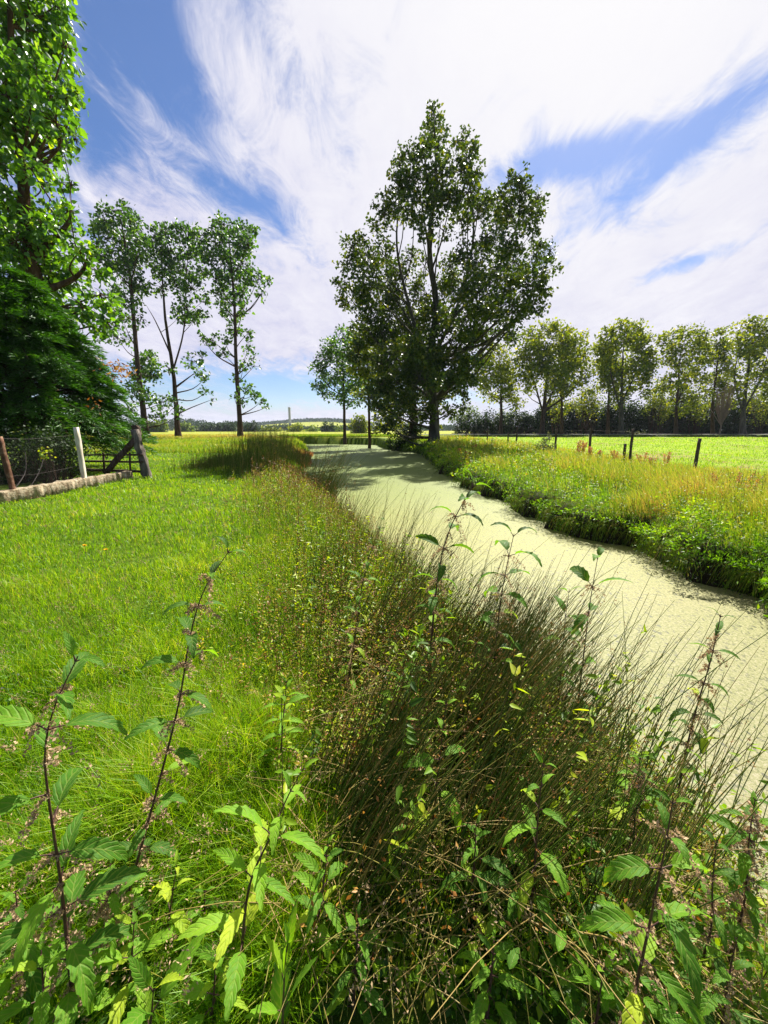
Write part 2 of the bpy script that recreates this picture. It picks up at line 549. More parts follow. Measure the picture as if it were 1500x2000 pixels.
# ------------------------------------------------------------------ trees
def make_tree(name, label, Y0, trunk, r0, blobs, leaf, mats, seed, dens=1.0, group=None, depth=.55, kind='kite', extra_trunks=(), limb=True, up=0.35, hang=0.0, cat='tree', gz=None, clump=.30):
    """trunk: list of (px, py); blobs: (px, py, radius px[, density]) measured on the photograph, set at the tree's own distance"""
    rng = np.random.default_rng(seed)
    b0 = P(trunk[0][0], trunk[0][1], Y0)
    base = np.array([b0[0], Y0, float(hz(b0[0], Y0)) if gz is None else gz])
    root = thing(name, base, label, cat, group)
    bark, crown = Acc(), Acc()
    pts = [base - np.array([0, 0, .15])] + [P(x, y, Y0 + rng.normal() * .15) for x, y in trunk[1:]]
    tp = spline(pts, 26)
    tt = np.linspace(0, 1, 26)
    rad = r0 * (1 - .88 * tt) * (1 + .5 * np.exp(-tt * 26))
    tp = tp + rng.normal(size=tp.shape) * r0 * .06 * np.array([1, 1, 0])
    tube(bark, tp, rad, 9)
    stems = [(tp, rad)]
    for et in extra_trunks:
        ep = [P(x, y, Y0 + rng.normal() * .3) for x, y in et]
        j = int(np.argmin(np.linalg.norm(tp - ep[0], axis=1)))
        if et[0][1] < trunk[0][1] - 25:
            ep[0] = tp[j]
            rr0 = rad[j] * .55
        else:
            ep[0] = np.array([ep[0][0], ep[0][1], float(hz(ep[0][0], ep[0][1])) - .1])
            rr0 = r0 * .75
        q = spline(ep, 16)
        rr = rr0 * (1 - .85 * np.linspace(0, 1, 16))
        tube(bark, q, rr, 7)
        stems.append((q, rr))
    cxs = np.array([b[0] for b in blobs], float)
    mx, half = cxs.mean(), max(1.0, (cxs.max() - cxs.min()) / 2)
    tw_p, tw_r = [], []
    for b in blobs:
        px, py, rp = b[:3]
        dn = b[3] if len(b) > 3 else 1.0
        off = math.sqrt(max(.12, 1 - ((px - mx) / (half * 1.15)) ** 2)) * half / F * Y0 * depth
        c = P(px, py, Y0 + rng.uniform(-1, 1) * off)
        r = rp * .86 / F * Y0
        # limb from the nearest stem below the clump
        if limb:
            best = None
            for sp, sr in stems:
                dxy = np.linalg.norm((sp - c)[:, :2], axis=1)
                cost = np.abs((c[2] - sp[:, 2]) - dxy * (.9 if c[2] - base[2] > 9 or dxy.min() < 1 else .35) - r * .2) + dxy * .4
                j = int(np.argmin(cost))
                if best is None or cost[j] < best[0]:
                    best = (cost[j], sp[j], sr[j])
            s0, sr0 = best[1], best[2]
            mid = s0 * .5 + c * .5 + np.array([0, 0, -.08 * np.linalg.norm(c - s0) + .05]) + rng.normal(size=3) * .05 * np.linalg.norm(c - s0)
            lp = spline([s0, mid, c], 7)
            lr = np.linspace(min(sr0 * .5, .03 + .014 * np.linalg.norm(c - s0)), .018, 7)
            tw_p.append(lp)
            tw_r.append(lr)
        # sub-clumps
        k = max(5, int(13 * dn + rp * .14))
        sub = rdir(rng, k) * (rng.uniform(.25, 1.0, (k, 1)) ** .6) * r * np.array([1, 1, .9])
        sub = sub + c
        for s in sub:
            m_ = (c + s) / 2 + rng.normal(size=3) * r * .08
            tw_p.append(spline([c, m_, s], 7))
            tw_r.append(np.linspace(.02, .006, 7) * (1 if Y0 < 30 else 1.6))
        area = math.pi * r * r
        nl = int(dens * dn * (1.3 if (len(blobs) > 60 and py > 530) else 1.0) * area / (leaf * leaf * .42) * 2.0)
        w = rng.integers(0, k, nl)
        sg = clump * r
        pos = sub[w] + rng.normal(size=(nl, 3)) * sg * np.array([1, 1, .8])
        outw = unit(pos - c)
        D = unit(rdir(rng, nl) + outw * .5 + np.array([0, 0, -hang]))
        N = unit(rdir(rng, nl) + np.array([0, 0, up]) + outw * .3)
        tone = rng.uniform(-.18, .18, k)
        v = np.clip(.45 + tone[w] + rng.normal(size=nl) * .20, 0, 1)
        L = leaf * rng.uniform(.65, 1.3, nl)
        f = round_leaves if kind == 'round' else leaves
        f(crown, pos, D, N, L, L * rng.uniform(.62, .9, nl), v)
    tubes(bark, np.array(tw_p), np.array(tw_r), 5 if Y0 < 30 else 4)
    bark.build('trunk', mats[1], root)
    crown.build('crown', mats[0], root, smooth=False)
    return root


# --- the tall tree on the far bank
big_blobs = [
    (848, 228, 20), (842, 258, 26), (855, 290, 30), (825, 290, 20), (800, 300, 22), (780, 325, 20), (905, 272, 22), (915, 305, 24), (900, 335, 26), (930, 340, 16),
    (850, 330, 34), (815, 345, 30), (778, 362, 22), (770, 400, 30), (810, 395, 36), (850, 400, 30), (750, 420, 24), (735, 440, 20, .7),
    (880, 390, 26), (915, 375, 30), (935, 410, 34), (960, 395, 26), (1010, 345, 20, .8), (1020, 372, 26), (985, 390, 26), (1050, 385, 18, .8),
    (995, 425, 36), (1035, 420, 26), (1040, 450, 20, .8), (900, 430, 30, .7), (950, 460, 34), (990, 470, 30), (860, 445, 24, .5), (820, 440, 26, .6),
    (690, 480, 26), (720, 500, 34), (755, 500, 32, .7), (680, 515, 22, .7), (795, 510, 30, .6), (830, 520, 26, .5), (760, 545, 40), (710, 555, 36), (665, 560, 20, .7), (680, 590, 24, .7),
    (720, 600, 36), (765, 600, 44), (880, 520, 30, .7), (920, 510, 36), (960, 520, 38), (1005, 510, 34), (1045, 500, 28), (1075, 490, 20, .6), (1060, 530, 26, .8),
    (1030, 555, 34), (985, 565, 38), (935, 570, 42), (885, 570, 40), (835, 575, 40), (1065, 565, 20, .6), (1040, 595, 26, .8), (1000, 610, 32, .8), (955, 620, 40), (905, 625, 42),
    (855, 630, 44), (805, 635, 44), (755, 645, 38), (725, 660, 28), (985, 650, 26, .7), (1000, 665, 16, .6), (940, 665, 30), (890, 680, 42), (840, 685, 44), (790, 690, 42), (745, 700, 32),
    (910, 720, 32), (870, 735, 40), (820, 740, 42), (775, 745, 36), (745, 750, 24), (895, 765, 24, .8), (855, 780, 28, .8), (810, 785, 32, .8), (775, 790, 26, .8), (765, 815, 18, .6), (905, 790, 16, .5), (835, 810, 22, .9), (875, 805, 20, .8), (850, 830, 14, .6), (890, 740, 26), (850, 760, 30), (740, 800, 22), (725, 775, 20), (755, 830, 18), (700, 690, 24), (700, 640, 22), (925, 740, 24, .8), (940, 700, 22, .8)]
make_tree('broadleaf_tree', 'tallest tree in the centre, pale grey trunk on the canal bank, ragged crown', 34.0,
          [(848, 868), (848, 800), (840, 700), (852, 600), (838, 480), (852, 350), (848, 250)], .46, big_blobs, .25, (M['broad'], M['bark_grey']), 1, dens=1.35, clump=.21,
          extra_trunks=([(846, 740), (800, 600), (775, 480), (785, 350)], [(847, 700), (900, 580), (925, 450), (910, 300)], [(847, 660), (960, 540), (1010, 440), (1015, 360)]))
low_blobs = [(800, 640, 34), (775, 675, 36), (815, 690, 34), (760, 715, 34), (800, 735, 36), (835, 745, 28), (760, 760, 30), (795, 780, 30), (775, 810, 26), (815, 815, 22)]
make_tree('broadleaf_tree', 'dark trunked tree tucked behind the left side of the tallest tree', 39.0,
          [(806, 858), (808, 780), (800, 700), (795, 620)], .42, low_blobs, .29, (M['broad'], M['bark_dark']), 2, dens=1.7)
make_tree('broadleaf_tree', 'slim bushy tree with a rusty brown ivied trunk at the far end of the water', 44.0,
          [(722, 866), (720, 780), (718, 700), (712, 640)], .17,
          [(712, 650, 22), (705, 680, 26), (730, 690, 26), (725, 725, 28), (745, 735, 24), (700, 720, 20), (735, 765, 26), (755, 780, 24), (705, 770, 18, .6), (745, 810, 22), (770, 825, 20), (735, 835, 16, .6)],
          .30, (M['plane'], M['bark_brown']), 3, dens=1.5)
make_tree('broadleaf_tree', 'small round tree with a thin dark trunk left of the tallest tree', 56.0,
          [(673, 851), (672, 790), (670, 730), (668, 660)], .24,
          [(668, 660, 22), (650, 675, 22), (690, 680, 26), (635, 700, 20), (660, 705, 28), (690, 715, 28), (622, 725, 18), (645, 740, 24), (672, 745, 26), (700, 750, 24), (620, 752, 14), (640, 770, 16, .7), (690, 780, 20, .8), (660, 775, 20, .7)],
          .36, (M['poplar'], M['bark_dark']), 4, dens=1.5)

# --- three poplars standing in the meadow on the left
make_tree('poplar_tree', 'tall poplar with ivy round its trunk, leftmost of the three in the meadow', 50.0,
          [(286, 852), (280, 800), (268, 700), (258, 580), (245, 480), (232, 410)], .40,
          [(232, 412, 24), (205, 430, 22), (255, 435, 24), (190, 445, 14), (215, 465, 30), (248, 475, 32), (275, 470, 20), (225, 510, 30), (262, 515, 28), (200, 500, 18, .7), (240, 550, 28, .9), (270, 555, 22, .8), (225, 580, 22, .8),
           (255, 590, 24, .8), (240, 625, 24, .8), (275, 620, 16, .6), (230, 660, 22, .9), (285, 700, 24, 1.2), (275, 730, 26, 1.4), (300, 735, 20, 1.1), (260, 760, 22, 1.0), (290, 775, 22, .9), (320, 785, 20, .7), (345, 790, 16, .5), (255, 800, 18, .8), (310, 810, 18, .6), (350, 810, 14, .4)],
          .37, (M['poplar'], M['bark_dark']), 5, dens=1.15, clump=.23, kind='round', group='three poplars in the meadow')
make_tree('poplar_tree', 'poplar with a forked trunk, middle one of the three in the meadow', 52.0,
          [(348, 855), (343, 780), (338, 725), (325, 640), (318, 560), (315, 480)], .34,
          [(300, 460, 22), (325, 455, 18), (345, 455, 18), (365, 450, 18), (390, 460, 18), (300, 490, 24), (335, 490, 26), (370, 490, 26), (395, 495, 18), (300, 525, 22, .8), (330, 525, 26), (365, 525, 28), (395, 530, 18, .8), (315, 560, 20, .8),
           (345, 560, 22, .8), (375, 565, 24, .8), (395, 590, 16, .7), (365, 600, 24), (385, 620, 20), (350, 620, 18, .8), (330, 720, 14, .5), (375, 705, 18, .5), (395, 700, 14, .5), (400, 740, 14, .5), (385, 730, 16, .4), (405, 765, 14, .5), (415, 780, 8, .5)],
          .37, (M['poplar'], M['bark_dark']), 6, dens=1.15, clump=.23, kind='round', group='three poplars in the meadow',
          extra_trunks=([(342, 720), (358, 650), (362, 570), (368, 480)], [(338, 690), (305, 630), (285, 595)], [(345, 760), (365, 740), (385, 725)]))
make_tree('poplar_tree', 'slender straight poplar with leafy tufts down its trunk, rightmost of the three in the meadow', 52.0,
          [(470, 857), (466, 780), (461, 700), (458, 600), (450, 500), (445, 440)], .33,
          [(438, 440, 20), (465, 445, 20), (488, 450, 14), (415, 455, 14), (425, 480, 26), (460, 480, 26), (485, 480, 18), (440, 515, 28), (472, 515, 24), (410, 510, 16, .8), (420, 545, 22), (455, 550, 26), (480, 545, 18), (505, 545, 16, .8), (527, 548, 9, .8), (510, 575, 12, .7),
           (440, 580, 24), (470, 580, 20), (425, 570, 14, .7), (450, 615, 22), (475, 605, 14, .7), (460, 645, 18, .8), (485, 650, 12, .7), (440, 665, 14, .6), (415, 665, 16, .7), (395, 660, 12, .6), (435, 690, 14, .6), (485, 680, 14, .7), (495, 700, 10, .6), (475, 715, 16, .7), (497, 715, 9, .5),
           (460, 740, 10, .6), (480, 760, 14, .8), (495, 770, 14, .8), (510, 785, 10, .7), (522, 795, 7, .7), (458, 775, 10, .5), (478, 785, 12, .5)],
          .37, (M['poplar'], M['bark_dark']), 7, dens=1.2, clump=.23, kind='round', group='three poplars in the meadow')

# --- the near poplar at the left edge
make_tree('poplar_tree', 'huge poplar cut off by the left edge, rising out of the top of the photo', 18.0,
          [(90, 835), (85, 650), (62, 500), (48, 390), (35, 250), (20, 60), (5, -200)], .36,
          [(40, -60, 80), (110, 10, 30), (-60, -90, 90), (60, 30, 60), (110, 50, 34), (-20, 20, 70), (40, 90, 64), (105, 100, 38), (128, 90, 18), (-50, 120, 80), (70, 150, 54), (115, 150, 28), (10, 180, 60), (100, 190, 34), (150, 180, 15), (125, 195, 20),
           (60, 225, 50), (110, 240, 34), (145, 245, 18), (148, 272, 14), (20, 260, 50), (-60, 240, 80), (80, 280, 40), (120, 285, 24), (90, 320, 28), (60, 330, 30), (10, 330, 40), (90, 358, 16), (118, 358, 13), (140, 360, 11), (-30, 360, 50), (20, 390, 34, .8),
           (110, 420, 30), (135, 410, 20), (90, 450, 34), (130, 450, 30), (40, 450, 40), (0, 440, 44), (155, 490, 24), (110, 500, 40), (60, 500, 40), (180, 480, 18, .8), (150, 540, 34), (110, 555, 36), (190, 530, 22), (20, 500, 40),
           (195, 575, 26), (160, 600, 30), (215, 600, 20), (185, 640, 26), (210, 630, 20), (130, 610, 34), (-40, 480, 60), (60, 455, 38), (85, 500, 38), (40, 405, 34), (30, 470, 40), (85, 545, 36), (60, 430, 30)],
          .225, (M['poplar_near'], M['bark_brown']), 8, dens=1.05, clump=.22, kind='round', depth=.5, hang=.4,
          extra_trunks=([(58, 470), (10, 400), (-40, 330), (-80, 200)], [(62, 520), (130, 440), (140, 400)], [(75, 580), (150, 540), (190, 480)]))

# --- row of plane trees along the road on the right
rowg = 'row of trees along the road beyond the field'
row = [
    ('plane tree with a pale crown, first of the roadside row right of the tallest tree', 74, [(978, 851), (979, 800), (978, 740), (975, 690)],
     [(972, 690, 22), (950, 705, 20), (990, 715, 24), (960, 735, 26), (985, 750, 22), (945, 755, 18, .6), (1005, 765, 18, .6), (965, 775, 20, .5), (940, 725, 16, .7)], ()),
    ('plane tree with a leaning stem under a wide crown, close beside the thin second stem', 73, [(1058, 851), (1062, 800), (1068, 740), (1075, 670)],
     [(1040, 655, 22), (1070, 645, 22), (1095, 648, 22), (1025, 680, 24), (1055, 685, 28), (1090, 685, 30), (1120, 675, 24), (1138, 655, 12, .7), (1020, 715, 24), (1050, 725, 28), (1085, 725, 30), (1120, 715, 26), (1140, 700, 16, .8), (1035, 755, 20, .6), (1070, 760, 22, .6), (1110, 755, 22, .7), (1140, 740, 18, .7)],
     ([(1062, 810), (1042, 740), (1030, 690)], [(1060, 800), (1095, 730), (1110, 680)])),
    ('thin straight plane tree whose dark stem stands just right of the leaning one', 79, [(1097, 850), (1097, 800), (1096, 740), (1100, 690)],
     [(1100, 690, 20), (1110, 720, 20), (1090, 730, 18), (1120, 750, 18, .7), (1095, 770, 16, .6)], ()),
    ('plane tree with a thin dark stem just left of the fullest crowned tree', 79, [(1187, 850), (1188, 800), (1190, 740), (1185, 680)],
     [(1180, 680, 20), (1175, 710, 20), (1195, 720, 22), (1180, 745, 18, .8), (1200, 760, 18, .6)], ()),
    ('plane tree with the fullest olive green crown in the middle of the roadside row', 73, [(1213, 851), (1213, 800), (1215, 740), (1218, 660)],
     [(1185, 655, 18), (1210, 642, 20), (1240, 645, 22), (1255, 660, 18), (1185, 680, 22), (1215, 675, 28), (1250, 685, 24), (1270, 690, 14), (1180, 710, 20), (1210, 715, 28), (1245, 715, 26), (1270, 715, 16), (1195, 745, 20, .7), (1230, 750, 24, .7), (1262, 745, 18, .7), (1215, 775, 18, .4)],
     ([(1214, 800), (1195, 740), (1190, 690)], [(1214, 790), (1240, 730), (1250, 680)])),
    ('plane tree with an airy crown, sky showing through, right of the fullest crown', 73, [(1320, 851), (1321, 800), (1326, 740), (1330, 670)],
     [(1305, 655, 16, .7), (1335, 650, 18), (1362, 652, 18), (1295, 670, 14, .6), (1320, 685, 22, .7), (1352, 680, 22), (1375, 672, 14), (1300, 705, 16, .6), (1335, 715, 22, .6), (1365, 710, 20, .7), (1315, 745, 22, .8), (1350, 745, 22, .8), (1378, 740, 14, .7), (1295, 755, 18, .8), (1330, 770, 20, .7), (1365, 775, 18, .7)],
     ([(1321, 790), (1345, 730), (1358, 670)],)),
    ('slim plane tree squeezed between two wider crowns, behind the bare shrub', 78, [(1392, 850), (1392, 790), (1400, 720), (1408, 660)],
     [(1408, 652, 15), (1395, 675, 18), (1415, 685, 18), (1392, 705, 18), (1412, 720, 20), (1395, 745, 18), (1415, 760, 18), (1390, 780, 16, .7)], ()),
    ('plane tree with a thick grey forked trunk at the right edge of the photo', 70, [(1450, 852), (1452, 800), (1460, 730), (1470, 650)],
     [(1450, 642, 18), (1475, 635, 18), (1500, 645, 20), (1440, 670, 20, .8), (1470, 670, 22, .8), (1500, 680, 22), (1530, 660, 24), (1445, 700, 20, .8), (1480, 710, 22, .8), (1515, 715, 24), (1440, 735, 16, .6), (1475, 745, 20, .7), (1505, 755, 22, .8), (1545, 700, 26), (1440, 765, 16, .6)],
     ([(1452, 810), (1435, 740), (1442, 690)], [(1453, 800), (1485, 740), (1500, 690)])),
]
for i, (lab, Y0, tr, bl, ex) in enumerate(row):
    make_tree('plane_tree', lab, Y0, tr, .48 if i in (1, 4, 7) else .34, bl + [(b_[0] + 6, b_[1] + 24, b_[2] * .9, .7) for b_ in bl[::2]], .46, (M['plane'], M['bark_grey'] if i in (7, 4) else M['bark_dark']), 20 + i, dens=1.6, clump=.28, group=rowg, extra_trunks=ex)


# --- shrubs and hedges
def make_bush(name, label, Y0, blobs, leaf, mat, seed, dens=1.0, cat='bush', group=None, base=None, dead=0):
    rng = np.random.default_rng(seed)
    cx = np.mean([b[0] for b in blobs])
    g = P(cx, 840, Y0)
    root = thing(name, (g[0], Y0, float(hz(g[0], Y0))), label, cat, group)
    crown, wood = Acc(), Acc()
    tp = []
    for b in blobs:
        r = b[2] / F * Y0
        c = P(b[0], b[1], Y0 + rng.uniform(-.5, .5) * r)
        foot = np.array([c[0] * .6 + g[0] * .4, c[1], float(hz(c[0], c[1])) - .05])
        k = max(6, int(b[2] * .5))
        sub = c + rdir(rng, k) * (rng.uniform(.1, 1, (k, 1)) ** .5) * r
        sub[:, 2] = np.maximum(sub[:, 2], hz(sub[:, 0], sub[:, 1]) + .03 * r)
        for s in sub:
            tp.append(spline([foot, (foot + s) / 2 + rng.normal(size=3) * r * .1, s], 5))
        nl = int(dens * math.pi * r * r / (leaf * leaf * .42) * 2.0)
        w = rng.integers(0, k, nl)
        pos = sub[w] + rng.normal(size=(nl, 3)) * r * .28
        pos[:, 2] = np.maximum(pos[:, 2], hz(pos[:, 0], pos[:, 1]) + .01)
        tone = rng.uniform(-.2, .2, k)
        L = leaf * rng.uniform(.6, 1.3, nl)
        leaves(crown, pos, rdir(rng, nl), unit(rdir(rng, nl) + np.array([0, 0, .5])), L, L * .7, np.clip(.45 + tone[w] + rng.normal(size=nl) * .18, 0, 1))
    rr = np.tile(np.linspace(.03, .008, 5), (len(tp), 1)) * max(.4, min(2, Y0 / 40))
    tubes(wood, np.array(tp), rr, 4)
    wood.build('stem', M['bark_dark'], root)
    crown.build('foliage', mat, root, smooth=False)
    return root


make_bush('bush', 'black-green bush overhanging the water at the foot of the tallest tree', 38.5,
          [(770, 862, 15), (787, 850, 20), (805, 858, 16), (790, 870, 14), (765, 872, 9), (812, 842, 14)], .16, M['hedge'], 31, 1.3)
make_bush('shrub', 'grey-green rounded shrub on the fence line left of the fence posts', 22.0,
          [(1060, 880, 14), (1075, 872, 12), (1068, 862, 10), (1050, 874, 9)], .09, M['greyshrub'], 32, 1.1, 'shrub')
# dark hedge under the roadside trees, as separate hedge lengths with their own look
rngh = np.random.default_rng(77)


def hedge_blobs(x0, x1, top, bot, r):
    out = []
    x = x0
    while x < x1:
        y = bot
        while y > top:
            out.append((x + rngh.uniform(-r * .3, r * .3), y + rngh.uniform(-3, 3), r * rngh.uniform(.8, 1.2)))
            y -= r * .9
        x += r * .85
    return out


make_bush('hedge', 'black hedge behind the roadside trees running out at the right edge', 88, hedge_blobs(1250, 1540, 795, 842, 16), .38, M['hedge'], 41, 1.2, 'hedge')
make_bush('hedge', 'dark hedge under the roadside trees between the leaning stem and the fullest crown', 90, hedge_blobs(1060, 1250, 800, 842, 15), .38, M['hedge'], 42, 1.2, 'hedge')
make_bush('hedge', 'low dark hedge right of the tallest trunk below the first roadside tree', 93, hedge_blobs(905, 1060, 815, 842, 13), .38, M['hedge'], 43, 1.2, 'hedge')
make_bush('shrub', 'bright round shrub showing over the dark hedge right of the tallest trunk', 98, [(900, 812, 14), (915, 806, 15), (890, 822, 11), (930, 815, 10)], .40, M['shrub'], 44, 1.0, 'shrub')
make_bush('shrub', 'dome shaped green shrub below the first roadside tree', 97, [(985, 815, 14), (1000, 818, 13), (970, 820, 12)], .40, M['plane'], 45, 1.0, 'shrub')
for i, (x, y, r, lab) in enumerate([(1150, 775, 20, 'olive bush filling the gap behind the thin stems of the roadside row'),
                                    (1285, 780, 20, 'olive bush filling the gap right of the fullest roadside crown'),
                                    (1090, 790, 14, 'small olive bush behind the leaning roadside stem'),
                                    (1485, 775, 20, 'olive bush behind the grey forked trunk at the right edge'),
                                    (1360, 790, 16, 'olive bush just left of the bare shrub')]):
    make_bush('bush', lab, 84, [(x, y, r), (x - r * .8, y + r * .6, r * .8), (x + r * .8, y + r * .5, r * .8), (x, y + r * 1.4, r), (x + 3, y - r * .7, r * .6)], .38, M['plane'], 50 + i, .8)
make_bush('hedge', 'low clipped hedge in a straight dark line along the far edge of the field', 60,
          [(x, 854 + rngh.uniform(-.6, .6), 3.4) for x in np.arange(880, 1560, 3.6)], .14, M['hedge'], 46, 1.0, 'hedge')
for i, (x0, x1, t, Y0, mt, lab) in enumerate([
        (286, 322, 818, 190, 'shrub', 'pale willow clump on the horizon between the two left poplars of the meadow'),
        (352, 372, 826, 230, 'shrub', 'small pale clump on the horizon right of the forked poplar'),
        (392, 460, 826, 260, 'hedge', 'long dark hedgerow on the horizon left of the slender poplar'),
        (478, 505, 826, 240, 'hedge', 'dark bush on the horizon just right of the slender poplar'),
        (512, 545, 829, 280, 'plane', 'mid green hedgerow on the horizon above the rushes'),
        (568, 590, 828, 230, 'plane', 'olive clump on the horizon below the pale mast'),
        (605, 622, 830, 250, 'shrub', 'light green clump on the horizon left of the small round tree'),
        (632, 650, 824, 220, 'hedge', 'dark rounded clump on the horizon beside the small round tree'),
        (652, 668, 829, 230, 'shrub', 'yellow-green clump touching the thin trunk of the small round tree'),
        (690, 715, 815, 120, 'plane', 'bush behind the slim ivied tree at the far end of the water')]):
    make_bush('far_bush', lab, Y0, hedge_blobs(x0, x1, t + 4, 845, 7), Y0 * .0050, M[mt], 60 + i, 1.0, 'bush', 'bushes along the meadow horizon')

# far wood on the horizon: reads as one mass
rng = np.random.default_rng(5)
fw = Acc()
n = 46000
X = rng.uniform(-620, 330, n)
Y = rng.uniform(500, 560, n)
top = 9.5 + 3.5 * np.sin(X * .021 + 1) + 2.2 * np.sin(X * .09) + 1.2 * np.sin(X * .31 + Y * .2)
top = top * np.clip(1 - sstep(-150, -60, X) * .45, 0, 1)
Z = hz(X, Y) + top * rng.uniform(0, 1, n) ** .7
L = rng.uniform(1.2, 2.6, n)
leaves(fw, np.stack([X, Y, Z], 1), rdir(rng, n), rdir(rng, n), L, L * .8, np.clip(.4 + .25 * np.sin(X * .13 + Y) + rng.normal(size=n) * .15, 0, 1))
tag(fw.build('far_wood', M['farwood'], smooth=False), 'dark band of woodland along the horizon', 'woodland', kind='stuff')
hw = Acc()
n = 9000
X = rng.uniform(-420, 60, n)
Y = 1120 + rng.normal(size=n) * 30
L = rng.uniform(3, 6, n)
leaves(hw, np.stack([X, Y, hz(X, Y) + rng.uniform(0, 7, n)], 1), rdir(rng, n), rdir(rng, n), L, L * .8, rng.uniform(0, .6, n))
tag(hw.build('hilltop_wood', M['farwood'], smooth=False), 'thin line of trees along the top of the far hill', 'woodland', kind='stuff')

mast = thing('mast', (*P(567, 840, 620)[:2], float(hz(P(567, 840, 620)[0], 620))), 'pale grey mast standing above the far horizon', 'mast')
ma = Acc()
mb = np.array(mast.location)
tube(ma, [mb, mb + [0, 0, 16], mb + [0, 0, 33]], [2.2, 1.9, 1.7], 10)
ma.build('shaft', M['mast'], mast)
ma = Acc()
tube(ma, [mb + [0, 0, 33], mb + [0, 0, 33.5], mb + [0, 0, 35], mb + [0, 0, 35.3]], [1.7, 2.2, 2.2, .3], 10)
ma.build('cap', M['mast'], mast)

# bare shrub between the roadside trees
bs = thing('bare_shrub', (*P(1405, 851, 66)[:2], float(hz(P(1405, 851, 66)[0], 66))), 'leafless brownish shrub with a fan of fine twigs among the roadside trees', 'shrub')
ba = Acc()
bb = np.array(bs.location)
tube(ba, [bb, bb + [0, 0, .9], bb + [0.05, 0, 1.8]], [.13, .11, .08], 7)
tp = []
for i in range(70):
    d = unit(np.array([rng.normal() * .15, rng.normal() * .15, 1.0]))
    h = rng.uniform(4.0, 7.0)
    s0 = bb + [0, 0, rng.uniform(1.2, 2.0)]
    e = s0 + d * h * np.array([1, 1, 1])
    tp.append(spline([s0, s0 * .5 + e * .5 + np.array([d[0], d[1], 0]) * .9, e], 6))
tubes(ba, np.array(tp), np.tile(np.linspace(.055, .025, 6), (70, 1)), 4)
ba.build('branches', M['twig'], bs)


# ------------------------------------------------------------------ conifer behind the fence
def conifer():
    rng = np.random.default_rng(9)
    Y0 = 14.2
    cx = P(55, 800, Y0)[0]
    base = np.array([cx, Y0, float(hz(cx, Y0))])
    root = thing('conifer_tree', base, 'broad dark green conifer with drooping feathery sprays hanging over the wire fence', 'conifer')
    bark, crown, dead = Acc(), Acc(), Acc()
    tube(bark, spline([base, base + [0, 0, 3], base + [0.1, 0, 6.3]], 12), np.linspace(.26, .04, 12), 8)
    H = 6.6
    boughs = []
    for i in range(430):
        t = rng.uniform(.09, .97) ** 0.9
        az = rng.uniform(0, 2 * math.pi)
        reach = (3.55 * (1 - t) ** .62 + .35) * rng.uniform(.75, 1.08)
        if t < .28:
            reach *= 1.02
        dirh = np.array([math.cos(az), math.sin(az), 0])
        s = base + [0, 0, t * H]
        lift = rng.uniform(.05, .3)
        m_ = s + dirh * reach * .55 + [0, 0, reach * lift]
        e = s + dirh * reach + [0, 0, reach * (lift - .22) + rng.normal() * .1]
        q = spline([s, m_, e], 10)
        q[:, 2] = np.maximum(q[:, 2], .35)
        boughs.append(q)
    tubes(bark, np.array(boughs), np.tile(np.linspace(.035, .006, 10), (len(boughs), 1)), 4)
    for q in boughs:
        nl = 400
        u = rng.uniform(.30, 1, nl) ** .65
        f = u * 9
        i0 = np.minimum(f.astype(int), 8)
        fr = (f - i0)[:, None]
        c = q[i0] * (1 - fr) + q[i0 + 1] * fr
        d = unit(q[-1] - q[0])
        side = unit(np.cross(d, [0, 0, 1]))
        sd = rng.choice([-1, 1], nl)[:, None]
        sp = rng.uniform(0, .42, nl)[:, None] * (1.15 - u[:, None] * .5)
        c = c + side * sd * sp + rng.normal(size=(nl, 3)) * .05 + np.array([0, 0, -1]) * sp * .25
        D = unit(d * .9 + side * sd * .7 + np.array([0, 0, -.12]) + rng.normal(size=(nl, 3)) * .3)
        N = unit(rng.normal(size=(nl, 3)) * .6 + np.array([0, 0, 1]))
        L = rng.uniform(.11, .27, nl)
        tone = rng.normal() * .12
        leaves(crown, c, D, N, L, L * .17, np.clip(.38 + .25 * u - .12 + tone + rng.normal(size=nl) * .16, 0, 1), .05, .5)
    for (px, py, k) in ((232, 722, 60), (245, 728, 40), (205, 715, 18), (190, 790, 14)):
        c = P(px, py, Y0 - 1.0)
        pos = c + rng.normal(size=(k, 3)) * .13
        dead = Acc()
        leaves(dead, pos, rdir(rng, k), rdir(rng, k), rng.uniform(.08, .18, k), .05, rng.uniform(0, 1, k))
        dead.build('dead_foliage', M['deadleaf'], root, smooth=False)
    bark.build('trunk', M['bark_dark'], root)
    crown.build('crown', M['conifer'], root, smooth=False)


conifer()

# ------------------------------------------------------------------ wall, wire fence and gate
rng = np.random.default_rng(12)


